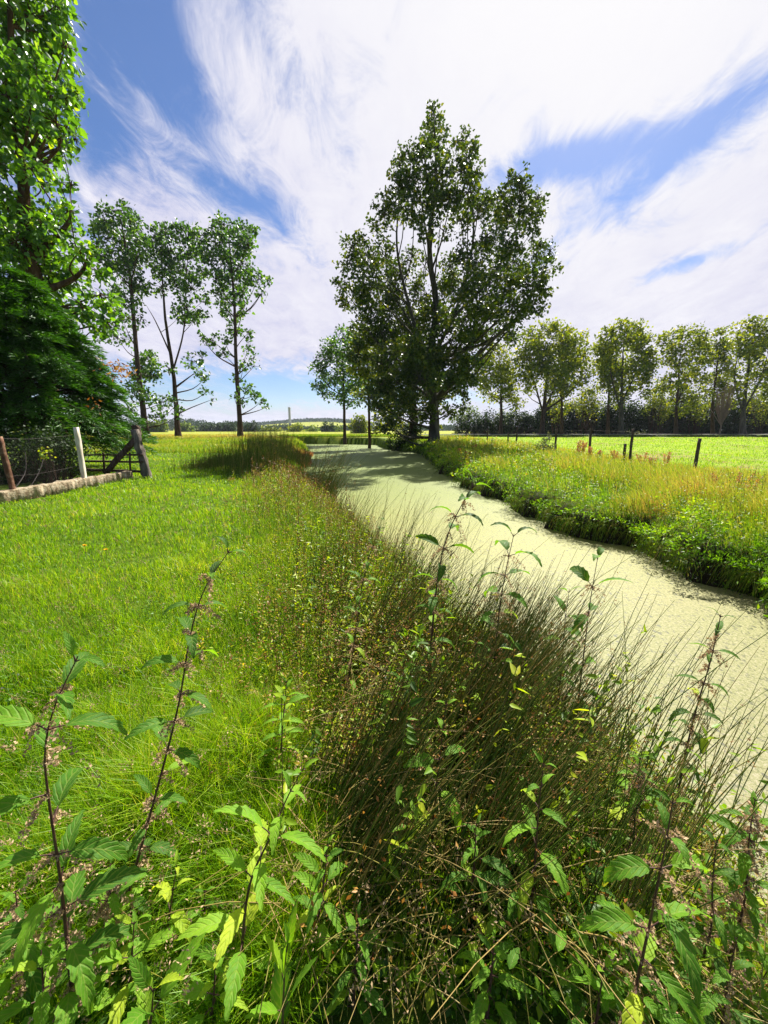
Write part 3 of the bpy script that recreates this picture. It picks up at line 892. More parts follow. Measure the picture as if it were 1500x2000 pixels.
def box(acc, c, sx, sy, sz, ax=(1, 0, 0), ay=(0, 1, 0), az=(0, 0, 1), jit=0.0, cut=4, chip=0.0, top_taper=1.0):
    """box with subdivided length (ay), worn edges; c is the centre of the base"""
    c, ax, ay, az = map(lambda t: np.asarray(t, float), (c, ax, ay, az))
    prof = np.array([(-.5, 0), (-.5, .94), (-.46, 1), (.46, 1), (.5, .94), (.5, 0)])
    k = len(prof)
    rings = []
    for j in range(cut + 1):
        o = c + ay * sy * (j / cut - .5)
        pr = prof.copy()
        pr[1:5] += rng.normal(size=(4, 2)) * chip
        rings.append([o + ax * sx * p_[0] + az * sz * p_[1] for p_ in pr])
    V = np.array(rings).reshape(-1, 3)
    V = V + rng.normal(size=V.shape) * jit
    T = []
    for j in range(cut):
        for i in range(k):
            a, b = j * k + i, j * k + (i + 1) % k
            T += [(a, b, b + k), (a, b + k, a + k)]
    for j, sgn in ((0, 1), (cut, -1)):
        for i in range(1, k - 1):
            f = (j * k, j * k + i + 1, j * k + i)
            T.append(f if sgn > 0 else f[::-1])
    acc.add(V, T)


WX = -8.0
wa = Acc()
box(wa, (WX, 7.0, -.08), .22, 10.4, .33, jit=.007, cut=170, chip=.022)
tag(wa.build('plinth_wall', M['concrete'], smooth=False), 'low crumbling concrete plinth wall under the wire fence at the lawn edge', 'wall')


def beam(acc, a, b, w, d, k=7, jit=.006, taper=1.0):
    """rough squared timber from a to b"""
    a, b = np.asarray(a, float), np.asarray(b, float)
    t = unit(b - a)
    ref = np.array([0, 1.0, 0]) if abs(t[1]) < .8 else np.array([1.0, 0, 0])
    u = unit(np.cross(t, ref))
    v_ = np.cross(t, u)
    prof = np.array([(-.5, -.4), (-.4, -.5), (.4, -.5), (.5, -.4), (.5, .4), (.4, .5), (-.4, .5), (-.5, .4)])
    V, T = [], []
    for j in range(k + 1):
        f = j / k
        s = 1 + (taper - 1) * f
        o = a + (b - a) * f + rng.normal(size=3) * jit * .5
        for p_ in prof:
            V.append(o + u * w * s * p_[0] + v_ * d * s * p_[1] + rng.normal(size=3) * jit)
    m_ = len(prof)
    for j in range(k):
        for i in range(m_):
            p0, p1 = j * m_ + i, j * m_ + (i + 1) % m_
            T += [(p0, p1, p1 + m_), (p0, p1 + m_, p0 + m_)]
    for i in range(1, m_ - 1):
        T.append((0, i + 1, i))
        T.append((k * m_, k * m_ + i, k * m_ + i + 1))
    acc.add(V, T)


fence = thing('wire_fence', (WX, 7.7, .25), 'sagging chain-link fence with a rusty post and a flaking white post on the low wall', 'fence')
pz = .245
for nm, (y, x2, ztop, mt, w) in {'a': (8.32, WX - .10, 1.36, 'rust', .085), 'b': (10.35, WX - .02, 1.57, 'paint', .10)}.items():
    a = Acc()
    beam(a, (WX, y, pz - .2), (x2, y + .02, ztop), w, w, 9, .003)
    po = a.build('post', M[mt], fence, smooth=False)
    po['label'] = 'rusty steel post' if mt == 'rust' else 'flaking white square post'
a = Acc()
beam(a, (WX, 5.05, pz - .2), (WX, 5.05, 1.4), .085, .085, 9, .003)
a.build('post', M['rust'], fence, smooth=False)
# chain-link: two families of zig-zag diagonals
a = Acc()
y0, y1, z0, z1 = 4.2, 10.35, .26, 1.36
st = .072
paths = []
for s in np.arange(y0 - (z1 - z0), y1, st):
    for sg in (1, -1):
        zz = np.linspace(z0, z1, 12)
        yy = s + (zz - z0) if sg > 0 else s + (z1 - z0) - (zz - z0)
        ok = (yy >= y0) & (yy <= y1)
        if ok.sum() < 3:
            continue
        yy = np.clip(yy, y0, y1)
        sag = -.05 * np.sin(np.clip((yy - 7.75) / 2.6, 0, 1) * math.pi) * (zz - z0)
        paths.append(np.stack([WX - .06 + .02 * np.sin(yy * 3) + sg * .003 + .03 * np.sin(yy * 1.7 + zz * 2), yy, zz + sag], 1))
tubes(a, np.array(paths), np.full((len(paths), 12), .0010), 3)
a.build('chain_link_mesh', M['wire'], fence)
for zz in (.55, 1.35):
    a = Acc()
    tube(a, [(WX - .06, 4.2, zz), (WX - .06, 6, zz - .02), (WX - .06, 7.75, zz), (WX - .06, 9, zz - .05), (WX - .06, 10.35, zz + .02)], [.0028] * 5, 5)
    a.build('wire_strand', M['wire'], fence)
a = Acc()
tube(a, spline([(WX - .25, 8.6, .2), (WX - .3, 9.0, .55), (WX - .35, 9.15, 1.0)], 8), np.full(8, .012), 6)
tube(a, spline([(WX - .25, 9.0, .2), (WX - .3, 9.35, .5), (WX - .35, 9.6, .8)], 8), np.full(8, .010), 6)
a.build('wire_loop', M['wire'], fence)

gate = thing('timber_gate', (WX - .15, 12.0, .0), 'old wooden gate leaning on a thick grey post at the end of the wall', 'gate')
a = Acc()
pt, pb = P(263, 842, 12.45), G(282, 936, .0)
beam(a, (pb[0], 12.3, -.1), (pt[0], 12.45, 1.50), .21, .2, 12, .012, .9)
gp = a.build('gate_post', M['greywood'], gate, smooth=False)
gp['label'] = 'thick leaning grey gate post'
a = Acc()
beam(a, (pt[0] - .03, 12.6, 1.30), (pt[0] - .06, 12.62, 1.62), .20, .16, 5, .012)
a.build('post_head', M['oldwood'], gate, smooth=False)
a = Acc()
b1, b2 = P(205, 925, 12.0), P(264, 858, 12.4)
beam(a, b1, b2, .15, .11, 9, .008)
a.build('brace', M['oldwood'], gate, smooth=False)
for (ya, yb, w) in ((889, 888, .05), (901, 902, .06), (917, 921, .08)):
    a = Acc()
    beam(a, P(150, ya, 12.1), P(279, yb, 12.25), w, .045, 7, .004)
    a.build('rail', M['oldwood'], gate, smooth=False)
for xx in (204, 255):
    a = Acc()
    beam(a, P(xx, 921, 12.17), P(xx - 2, 884, 12.17), .05, .035, 4, .003)
    a.build('upright', M['oldwood'], gate, smooth=False)

# dark scrub heaped behind the wire
make_bush('bush', 'dark bramble scrub heaped behind the chain-link fence', 11.2,
          [(20, 900, 40), (70, 890, 36), (110, 900, 34), (140, 885, 26), (40, 930, 30), (95, 925, 26), (-40, 900, 50), (150, 912, 16), (30, 865, 34), (80, 862, 30), (120, 868, 28), (-30, 940, 50), (20, 945, 26), (150, 880, 18)], .085, M['hedge'], 91, 1.0)
make_bush('bush', 'yellowing leafy shoot hanging against the chain-link fence', 9.9, [(92, 888, 11), (100, 880, 8), (84, 880, 7)], .06, M['weed'], 92, .6)

# ------------------------------------------------------------------ pasture fence on the right
pf = thing('pasture_fence', (10.7, 13.6, float(hz(10.7, 13.6))), 'line of thin dark wooden posts between the weedy canal bank and the bright field', 'fence')
posts = [(1355, 925, 1366, 856, 13.7), (1228, 915, 1235, 838, 16.8), (1150, 892, 1156, 836, 20.2), (1085, 880, 1087, 838, 24.0), (1008, 876, 1010, 833, 29.5), (951, 872, 953, 838, 38),
         (992, 872, 993, 845, 33.5), (910, 866, 911, 838, 48), (1530, 960, 1550, 868, 10.4)]
tops = {}
for (bx, by, tx, ty, Y) in posts:
    a = Acc()
    g = P(bx, by, Y)
    t = P(tx, ty, Y)
    w = .085 if Y < 20 else .10
    beam(a, (g[0], Y, float(hz(g[0], Y)) - .1), (t[0], Y + rng.normal() * .04, t[2]), w, w, 8, .006, .9)
    a.build('post', M['postwood'], pf, smooth=False)
    tops[Y] = t
o = sorted(tops)
for dz in (.12, .5):
    a = Acc()
    tube(a, [tops[y] - np.array([0, 0, dz]) for y in o], [.0022] * len(o), 4)
    a.build('wire_strand', M['wire'], pf)
sp = thing('stake', (*P(1219, 905, 17.4)[:2], float(hz(P(1219, 905, 17.4)[0], 17.4))), 'short stake leaning beside the tallest fence post', 'stake')
a = Acc()
t = P(1221, 867, 17.4)
beam(a, np.array(sp.location) - [0, 0, .1], t, .085, .085, 5, .006)
a.build('shaft', M['postwood'], sp, smooth=False)

# ------------------------------------------------------------------ grass
rng = np.random.default_rng(100)


def sample_area(n, ymin, ymax, xa, xb, p=2.0):
    """points with density falling as 1/distance^p, so that near ground is covered finely"""
    u = rng.uniform(size=n)
    if p == 2.0:
        y = 1 / (1 / ymin + u * (1 / ymax - 1 / ymin))
    else:
        y = (ymin ** (1 - p) + u * (ymax ** (1 - p) - ymin ** (1 - p))) ** (1 / (1 - p))
    a, b = xa(y), xb(y)
    x = a + (b - a) * rng.uniform(size=n)
    return x, y


def clumpy(x, y, f):
    return (np.sin(x * f + 2.1 * np.sin(y * f * .7)) * np.sin(y * f * 1.3 + 1.7 * np.sin(x * f * .6)) + .5 * np.sin(x * f * 2.7 + 1) * np.sin(y * f * 3.1)) / 1.5


# lawn and left meadow
acc = Acc()
n = 430000
x, y = sample_area(n, .55, 60, lambda y: np.maximum(-1.12 * y - 1.2, -9.5 - np.maximum(y - 12, 0) * .9), lambda y: xl(y) - .35, 1.75)
keep = ~((x < WX + .16) & (y < 12.6)) & (x < np.interp(y, [.5, 1.0, 1.6, 2.6, 4, 8], [-.32, -.24, -.20, -.35, -.4, 9]) + .12 * np.sin(y * 9))
x, y = x[keep], y[keep]
n = len(x)
c1 = clumpy(x, y, 1.1)
c2 = clumpy(x + 5, y - 3, 3.7)
tall = sstep(1.9, .5, xl(y) - x)
H = (.078 + .040 * c1 + .042 * c2 + .10 * tall) * rng.uniform(.6, 1.5, n) * (1 + .35 * np.exp(-y / 1.6)) + .01
rough = np.exp(-(np.maximum(y - .6, 0) / 1.3) ** 2) * np.clip(.6 + .8 * c1, .1, 1.3)
H = np.maximum(H, .03) * (1 + .6 * sstep(18, 40, y)) * (1 + .65 * rough)
W = np.maximum(.0036, .00115 * y) * rng.uniform(.6, 1.5, n)
v = np.clip(.42 + .15 * c1 + .13 * c2 + .10 * clumpy(x - 2, y + 6, .45) + rng.normal(size=n) * .20 + .12 * sstep(14, 40, y) + (rng.uniform(size=n) < .05) * .45 - .10 * rough, 0, 1)
blades(acc, np.stack([x, y, hz(x, y) - .01], 1), H, W, rng.uniform(0, 6.28, n), rng.uniform(.1, .9, n), rng.uniform(0, 6.28, n), v)
tag(acc.build('lawn_grass', M['grass'], smooth=False), 'short bright green grass of the lawn on the left bank', 'grass', kind='stuff')

# low clover-like weeds in the lawn
acc = Acc()
n = 26000
x, y = sample_area(n, .7, 16, lambda y: np.maximum(-1.1 * y - 1, -7.7), lambda y: xl(y) - 1.3, 1.6)
keep = clumpy(x + 3, y - 1, 1.7) + .4 * clumpy(x, y, 5) > .22
x, y = x[keep], y[keep]
n = len(x)
L = np.maximum(.016, .0034 * y) * rng.uniform(.7, 1.5, n)
round_leaves(acc, np.stack([x, y, hz(x, y) + rng.uniform(.03, .11, n)], 1), rdir(rng, n) * np.array([1, 1, .4]), unit(rdir(rng, n) * .6 + np.array([0, 0, 1])), L, L * .75, np.clip(.30 + rng.normal(size=n) * .15, 0, .8))
tag(acc.build('lawn_weeds', M['bankleaf'], smooth=False), 'low leafy weeds in darker patches of the lawn', 'weeds', kind='stuff')

# flowering grass stalks with loose pinkish heads standing above the lawn
acc, hd = Acc(), Acc()
n = 900
x, y = sample_area(n, .7, 9, lambda y: np.maximum(-1.0 * y - .6, -7.6), lambda y: xl(y) - 1.0, 1.3)
h = rng.uniform(.16, .40, n) * (1 - .45 * sstep(2.5, 6, y))
ld, le = rng.uniform(0, 6.28, n), rng.uniform(.05, .5, n)
f = np.linspace(0, 1, 6)[None, :]
pts = np.stack([x, y, hz(x, y)], 1)[:, None, :] + np.stack([(np.cos(ld) * le * h)[:, None] * f ** 2, (np.sin(ld) * le * h)[:, None] * f ** 2, h[:, None] * (f - .12 * f ** 3)], -1)
tubes(acc, pts, np.outer(np.maximum(.0009, .0004 * y), np.linspace(1, .5, 6)), 3, rng.uniform(.55, .9, n))
k = 18
t = rng.uniform(.68, 1.02, (n, k, 1))
c = pts[:, None, 3] * 0 + pts[:, None, 4] * (1 - (t - .68) / .34) + pts[:, None, 5] * ((t - .68) / .34) + rng.normal(size=(n, k, 3)) * np.array([.011, .011, .008])
sz = np.repeat(np.maximum(.005, .0013 * y), k) * rng.uniform(.6, 1.3, n * k)
leaves(hd, c.reshape(-1, 3), rdir(rng, n * k) + np.array([0, 0, .6]), rdir(rng, n * k), sz * 2, sz * .8, rng.uniform(0, 1, n * k))
tag(acc.build('grass_stalks', M['tallgrass']), 'thin flowering grass stalks standing above the lawn', 'grass', kind='stuff')
tag(hd.build('grass_seed_heads', M['catkin'], smooth=False), 'loose pinkish grass heads above the lawn', 'grass', kind='stuff')

# taller golden grass standing in the far meadow and on the right bank
acc = Acc()
n = 60000
x, y = sample_area(n, 24, 74, lambda y: -y * 1.0, lambda y: xl(y) - .6, 1.6)
v = np.clip(.45 + .2 * clumpy(x, y, .35) + .25 * sstep(34, 50, y) + rng.normal(size=n) * .13, 0, 1)
blades(acc, np.stack([x, y, hz(x, y) - .02], 1), rng.uniform(.18, .42, n), np.maximum(.006, .0013 * y), rng.uniform(0, 6.28, n), rng.uniform(.1, .7, n), rng.uniform(0, 6.28, n), v)
n = 42000
x = rng.uniform(-16, 2, n)
y = 58.6 + np.abs(rng.normal(size=n)) * 6
v = np.clip(.35 + rng.normal(size=n) * .15, 0, 1)
blades(acc, np.stack([x, y, hz(x, y) - .02], 1), rng.uniform(.2, .45, n), .07, rng.uniform(0, 6.28, n), rng.uniform(.1, .7, n), rng.uniform(0, 6.28, n), v)
tag(acc.build('meadow_grass', M['tallgrass'], smooth=False), 'longer yellowing grass of the meadow around the poplars', 'grass', kind='stuff')

# right bank: tall mixed grass
acc = Acc()
n = 170000
x, y = sample_area(n, 2.6, 46, lambda y: xr(y) + .02, lambda y: np.maximum(10.6 + .25 * np.sin(y), xr(y) + 5) + 1.5, 1.9)
c1, c2 = clumpy(x, y, .8), clumpy(x + 3, y + 7, 2.1)
gold = sstep(-.2, .6, c1 + .9 * sstep(4.9, 6.2, x - .18 * np.maximum(y - 8, 0)) + .5 * sstep(20, 34, y) - .2)
keep = rng.uniform(size=n) < .25 + .75 * gold
x, y, c1, c2, gold = x[keep], y[keep], c1[keep], c2[keep], gold[keep]
n = len(x)
H = (.32 + .22 * gold + .16 * c2) * (1 - .5 * sstep(8.2, 9.8, x)) * rng.uniform(.6, 1.4, n) * sstep(-.1, 1.2, x - xr(y))
v = np.clip(.32 + .22 * gold + .16 * c2 + .16 * clumpy(x, y + 3, .5) + rng.normal(size=n) * .19, 0, 1)
blades(acc, np.stack([x, y, hz(x, y) - .02], 1), np.maximum(H, .08), np.maximum(.0055, .00105 * y), rng.uniform(0, 6.28, n), rng.uniform(.1, .7, n), rng.normal(size=n) * .9 + 2.6, v)
tag(acc.build('bank_grass', M['tallgrass'], smooth=False), 'tall green and straw-coloured grass on the right canal bank', 'grass', kind='stuff')

# right bank: leafy undergrowth in mounds, hanging over the water's edge
acc = Acc()
n = 140000
x, y = sample_area(n, 2.2, 42, lambda y: xr(y) - .22, lambda y: np.maximum(10.4, xr(y) + 4), 1.9)
near = np.exp(-np.maximum(x - xr(y), 0) / 1.6)
c1, c2, c3 = clumpy(x, y, 1.5), clumpy(x - 4, y + 2, 4.3), clumpy(x + 9, y, .6)
pk = np.clip(.45 + .75 * near + .35 * c1 - .75 * sstep(4.9, 6.4, x - .18 * np.maximum(y - 8, 0)) * (y < 16) - .3 * sstep(20, 32, y), .05, 1)
keep = rng.uniform(size=n) < pk
x, y, near, c1, c2, c3 = x[keep], y[keep], near[keep], c1[keep], c2[keep], c3[keep]
n = len(x)
edge = sstep(-.30, .35, x - xr(y))
mound = np.maximum(0, clumpy(x + 1.5, y * 1.1, 2.6)) ** .7
Hm = np.clip(.06 + .52 * mound + .10 * c1 + .10 * c2, .03, .75) * (.55 + .45 * edge)
g0 = np.maximum(hz(x, y), -.12 + .10 * edge)
Z = g0 + Hm * (rng.uniform(0, 1, n) ** .45)
L = np.maximum(.042, .0052 * y) * rng.uniform(.5, 1.2, n) ** 1.5 * 1.25
g0 = g0 - .38 * (rng.uniform(size=n) < .22 + .2 * c1) * (edge < .45) * rng.uniform(0, 1, n)
Z = g0 + Hm * (rng.uniform(0, 1, n) ** .45)
v = np.clip(.48 + .26 * c3 + .20 * clumpy(x + 7, y - 4, 2.6) + .16 * c1 + rng.normal(size=n) * .15, 0, 1)
leaves(acc, np.stack([x, y, Z], 1), unit(rdir(rng, n) * np.array([1, 1, .9]) + np.array([-.25, -.15, .35])), unit(rdir(rng, n) + np.array([0, 0, .6])), L * 1.15, L * rng.uniform(.18, .5, n), v)
tag(acc.build('bank_undergrowth', M['bankleaf'], smooth=False), 'bright leafy undergrowth mounded along the right water edge', 'undergrowth', kind='stuff')
# upright leafy weeds of many heights through the right bank
rwl, rws = Acc(), Acc()
n = 4200
x, y = sample_area(n, 2.6, 36, lambda y: xr(y) + .3, lambda y: np.maximum(10.2, xr(y) + 4), 1.7)
c1 = clumpy(x + 2, y, 1.1)
h = (.42 + .22 * c1) * rng.uniform(.6, 1.6, n) * np.where(x - xr(y) < .3, .7, 1)
h = np.clip(h, .12, 1.0)
f = np.linspace(0, 1, 5)[None, :]
ld, le = rng.uniform(0, 6.28, n), rng.uniform(.02, .3, n)
pts = np.stack([x, y, hz(x, y) - .02], 1)[:, None, :] + np.stack([(np.cos(ld) * le * h)[:, None] * f ** 1.7, (np.sin(ld) * le * h)[:, None] * f ** 1.7, h[:, None] * f], -1)
tubes(rws, pts, np.outer(np.maximum(.002, .0004 * y), np.linspace(1, .5, 5)), 3)
k = 16
t = rng.uniform(.15, 1.02, (n, k, 1))
c = (pts[:, :1] * (1 - t) + pts[:, -1:] * t).reshape(-1, 3)
nn = n * k
sz = np.repeat(np.maximum(.042, .0054 * y), k) * rng.uniform(.5, 1.4, nn) * (1.2 - .6 * t.reshape(-1))
ton = np.repeat(rng.normal(size=n) * .2 + .42 + .2 * c1, k)
leaves(rwl, c, rdir(rng, nn) * np.array([1, 1, .6]) + np.array([0, 0, .1]), unit(rdir(rng, nn) * .7 + np.array([0, 0, 1])), sz, sz * .45, np.clip(ton + rng.normal(size=nn) * .12, 0, .9))
tag(rwl.build('bank_weed_leaves', M['weed'], smooth=False), 'upright leafy weeds of mixed height on the right bank', 'weeds', kind='stuff')
tag(rws.build('bank_weed_stems', M['weedstem']), 'thin weed stems on the right bank', 'weeds', kind='stuff')
# grass hanging over the undercut edge
acc = Acc()
n = 8500
x, y = sample_area(n, 2.4, 34, lambda y: xr(y) - .02, lambda y: xr(y) + .42, 1.7)
cc = clumpy(x, y, 3.0)
keep = rng.uniform(size=n) < np.clip(.5 + .6 * cc, .1, 1)
x, y, cc = x[keep], y[keep], cc[keep]
n = len(x)
z = np.maximum(hz(x, y), -.30) + rng.uniform(.0, .16, n)
L = rng.uniform(.14, .40, n)
az = rng.normal(size=n) * .7 + 3.3
B0 = np.stack([x, y, z], 1)
o_ = np.stack([np.cos(az), np.sin(az), np.zeros(n)], 1)
f = np.linspace(0, 1, 5)[None, :, None]
pts = B0[:, None] + o_[:, None] * (L * rng.uniform(.4, .8, n))[:, None, None] * f + np.array([0, 0, 1.0]) * (L[:, None, None] * (.75 * f - rng.uniform(1.0, 1.9, n)[:, None, None] * f ** 2))
pts[..., 2] = np.maximum(pts[..., 2], WATER_Z + .01)
tubes(acc, pts, np.outer(np.maximum(.0022, .00055 * y), np.linspace(1, .35, 5)), 3, np.clip(.35 + .2 * cc + rng.normal(size=n) * .18, 0, .85))
tag(acc.build('hanging_grass', M['tallgrass']), 'grass hanging down over the right water edge', 'grass', kind='stuff')
# dead brown leaves and roots low on the undercut bank
acc = Acc()
n = 9000
x, y = sample_area(n, 2.2, 40, lambda y: xr(y) - .10, lambda y: xr(y) + .25, 1.6)
L = np.maximum(.04, .005 * y) * rng.uniform(.6, 1.3, n)
leaves(acc, np.stack([x, y, WATER_Z + rng.uniform(.02, .38, n)], 1), unit(rdir(rng, n) + np.array([-.2, 0, -.8])), rdir(rng, n), L, L * .3, np.clip(.12 + rng.normal(size=n) * .14 + (rng.uniform(size=n) < .1) * .6, 0, 1))
tag(acc.build('bank_litter', M['rush'], smooth=False), 'brown dead stems hanging from the undercut right bank', 'undergrowth', kind='stuff')

# field on the right
acc = Acc()
n = 90000
x, y = sample_area(n, 8, 59, lambda y: np.full_like(y, 11.2), lambda y: 13 + y * 1.05, 1.8)
c1, c2 = clumpy(x, y, .45), clumpy(x, y + 5, 1.7)
keep = rng.uniform(size=n) < np.clip(.55 + .4 * c1 + .3 * c2 + .4 * sstep(20, 34, y), .08, 1)
x, y, c1 = x[keep], y[keep], c1[keep]
n = len(x)
v = np.clip(.52 + .14 * c1 + rng.normal(size=n) * .16, 0, 1)
blades(acc, np.stack([x, y, hz(x, y) - .01], 1), rng.uniform(.05, .14, n), np.maximum(.006, .0013 * y), rng.uniform(0, 6.28, n), rng.uniform(.2, 1.0, n), rng.uniform(0, 6.28, n), v)
tag(acc.build('field_grass', M['grass'], smooth=False), 'thin yellow-green grass of the field beyond the pasture fence', 'grass', kind='stuff')

# ------------------------------------------------------------------ left bank: weeds and rushes
rng = np.random.default_rng(200)
wl_, ws_, wd_ = Acc(), Acc(), Acc()
n = 8500
x, y = sample_area(n, 1.25, 14.5, lambda y: xl(y) - 2.3 - .25 * np.minimum(y, 4) * .6, lambda y: xl(y) - .25, 1.35)
keep = rng.uniform(size=n) < sstep(2.7, 1.2, xl(y) - x) * .9 + .1
x, y = x[keep], y[keep]
n = len(x)
g0 = hz(x, y)
h = rng.uniform(.26, .66, n) * (1 - .30 * sstep(.9, .2, xl(y) - x)) * (1 - .35 * sstep(1.4, 2.6, xl(y) - x)) * np.clip(.72 + y * .05, .7, 1)
ld = rng.uniform(0, 6.28, n)
le = rng.uniform(.02, .22, n)
m = 6
f = np.linspace(0, 1, m)
pts = np.stack([x, y, g0 - .02], 1)[:, None, :] + np.stack([np.cos(ld)[:, None] * le[:, None] * h[:, None] * f ** 1.7, np.sin(ld)[:, None] * le[:, None] * h[:, None] * f ** 1.7, h[:, None] * f[None, :]], -1)
tubes(ws_, pts, np.outer(np.maximum(.0016, .00035 * y), np.linspace(1, .45, m)), 3)
# leaves along each stem
k = 11
fi = rng.uniform(.12, 1, (n, k))
ii = np.minimum((fi * (m - 1)).astype(int), m - 2)
fr = fi * (m - 1) - ii
ar = np.arange(n)[:, None]
c = pts[ar, ii] * (1 - fr[..., None]) + pts[ar, ii + 1] * fr[..., None]
c = c.reshape(-1, 3)
nn = len(c)
D = rdir(rng, nn) * np.array([1, 1, .6]) + np.array([0, 0, .55])
ssz = np.repeat(np.maximum(.028, .0046 * y), k) * rng.uniform(.6, 1.5, nn) * (1.25 - .6 * fi.reshape(-1))
ton = np.repeat(rng.normal(size=n) * .17 + .44, k)
leaves(wl_, c, D, unit(rdir(rng, nn) * .6 + np.array([0, 0, 1])), ssz, ssz * .42, np.clip(ton + rng.normal(size=nn) * .12, 0, .86))
# taller dark spikes standing out of the weeds
k2 = 150
ys_ = 1.6 + 11 * rng.uniform(size=k2) ** 1.3
xs_ = xl(ys_) - rng.uniform(.2, 2.3, k2)
f2 = np.linspace(0, 1, 6)[None, :]
hh_ = rng.uniform(.5, .9, k2)
l2 = rng.normal(size=(k2, 2)) * .10
sp_pts = np.stack([xs_, ys_, hz(xs_, ys_) - .02], 1)[:, None, :] + np.stack([l2[:, :1] * f2 ** 1.5, l2[:, 1:] * f2 ** 1.5, hh_[:, None] * f2], -1)
tubes(ws_, sp_pts, np.outer(np.maximum(.0022, .0005 * ys_), np.linspace(1, .5, 6)), 3)
k = 30
t2 = rng.uniform(.50, 1.02, (k2, k, 1))
c = (sp_pts[:, :1] * (1 - t2) + sp_pts[:, -1:] * t2 + rng.normal(size=(k2, k, 3)) * np.array([.009, .009, .006])).reshape(-1, 3)
sz = np.repeat(np.maximum(.008, .0016 * ys_), k) * rng.uniform(.6, 1.3, k2 * k)
leaves(wd_, c, rdir(rng, k2 * k) + np.array([0, 0, .5]), rdir(rng, k2 * k), sz * 1.7, sz, rng.uniform(0, .7, k2 * k))
# seed heads on about a third
sel = np.where(rng.uniform(size=n) < .42)[0]
k = 16
fi = rng.uniform(.62, 1.03, (len(sel), k))
tipv = pts[sel, -1][:, None] * fi[..., None] + pts[sel, 0][:, None] * (1 - fi[..., None])
c = (tipv + rng.normal(size=tipv.shape) * np.array([.016, .016, .012])).reshape(-1, 3)
nn = len(c)
sz = np.repeat(np.maximum(.007, .0017 * y[sel]), k) * rng.uniform(.7, 1.4, nn)
leaves(wd_, c, rdir(rng, nn), rdir(rng, nn), sz * 1.6, sz, rng.uniform(0, 1, nn))
wl = tag(wl_.build('weed_leaves', M['weed'], smooth=False), 'small yellow-green weed leaves crowding the left bank', 'weeds', kind='stuff')
tag(ws_.build('weed_stems', M['weedstem']), 'thin upright weed stems on the left bank', 'weeds', kind='stuff')
tag(wd_.build('weed_seed_heads', M['seed'], smooth=False), 'brown seed heads above the weeds on the left bank', 'weeds', kind='stuff')

# tall grass blades mixed into the weeds
acc = Acc()
n = 62000
x, y = sample_area(n, .75, 16, lambda y: xl(y) - 2.5, lambda y: xl(y) + .05, 1.5)
keep = (y > 2.0) | (x < -.1) | (rng.uniform(size=n) < .18)
x, y = x[keep], y[keep]
n = len(x)
c1 = clumpy(x, y, 2.2)
v = np.clip(.24 + .14 * c1 + rng.normal(size=n) * .15 + .12 * sstep(3, 9, y), 0, 1)
H = rng.uniform(.18, .55, n) * (1 - .45 * sstep(1.2, 2.4, xl(y) - x)) * np.clip(.6 + y * .12, .6, 1.05)
blades(acc, np.stack([x, y, hz(x, y) - .02], 1), H, np.maximum(.004, .0009 * y), rng.uniform(0, 6.28, n), rng.uniform(.1, .75, n), rng.uniform(0, 6.28, n), v)
tag(acc.build('bank_edge_grass', M['tallgrass'], smooth=False), 'long arching grass on the left canal bank', 'grass', kind='stuff')


def rush_stems(acc, seeds, x, y, Lmin, Lmax, leanx, leany, spread, rad=.0030, dry=.20, rg=None, fr=.28, tone=.58):
    n = len(x)
    g0 = np.maximum(hz(x, y), WATER_Z - .05)
    L = rg.uniform(Lmin, Lmax, n)
    lx = leanx + rg.normal(size=n) * spread
    ly = leany + rg.normal(size=n) * spread
    m = 7
    f = np.linspace(0, 1, m)[None, :]
    bend = rg.uniform(1.05, 1.5, n)[:, None]
    hx, hy = lx[:, None] * f ** bend, ly[:, None] * f ** bend
    up = f / np.sqrt(1 + .55 * (lx ** 2 + ly ** 2))[:, None] - .10 * np.hypot(lx, ly)[:, None] * f ** 2.2
    pts = np.stack([x[:, None] + hx * L[:, None], y[:, None] + hy * L[:, None], g0[:, None] - .03 + up * L[:, None]], -1)
    r = np.maximum(rad, .00042 * y)
    v = np.clip(rg.normal(size=n) * .2 + tone + .12 * sstep(1.5, 3.5, y), 0, .80)
    v = np.where(rg.uniform(size=n) < dry, rg.uniform(.8, 1, n), v)
    tubes(acc, pts, np.outer(r, np.linspace(1, .28, m)), 3, v)
    if seeds is not None:
        sel = np.where(rg.uniform(size=n) < fr)[0]
        k = 6
        b = pts[sel, -2] * .75 + pts[sel, -1] * .25
        c = (b[:, None] + rg.normal(size=(len(sel), k, 3)) * .0045 + np.array([.003, 0, 0])).reshape(-1, 3)
        s = np.repeat(np.maximum(.0055, .0013 * y[sel]), k) * rg.uniform(.6, 1.2, len(c))
        leaves(seeds, c, rdir(rg, len(c)), rdir(rg, len(c)), s * 1.5, s, rg.uniform(0, .75, len(c)))
    return pts


ra, rs = Acc(), Acc()
rg = np.random.default_rng(300)
# dark near bed: tussocks on the bank whose stems fan out to the right over the water
cl = []
for i in range(40):
    yy = .82 + 1.5 * rg.uniform()
    cl.append((rg.uniform(-.2, .80), yy, int(rg.uniform(45, 95)), rg.uniform(.65, 1.10), .34 + .28 * rg.uniform(), .16))
for i in range(30):
    yy = 1.7 + 3.6 * rg.uniform() ** 1.2
    cl.append((xl(yy) - rg.uniform(.6, 1.7), yy, int(rg.uniform(18, 70)), rg.uniform(.40, .82), .12 + .16 * rg.uniform(), .05))
for (cx_, cy_, k, Lm, lx_, ly_) in cl:
    x = cx_ + rg.normal(size=k) * .07
    y = np.maximum(cy_ + rg.normal(size=k) * .07, .8)
    rush_stems(ra, rs, x, y, Lm * .45, Lm, lx_, ly_, .13, rg=rg)
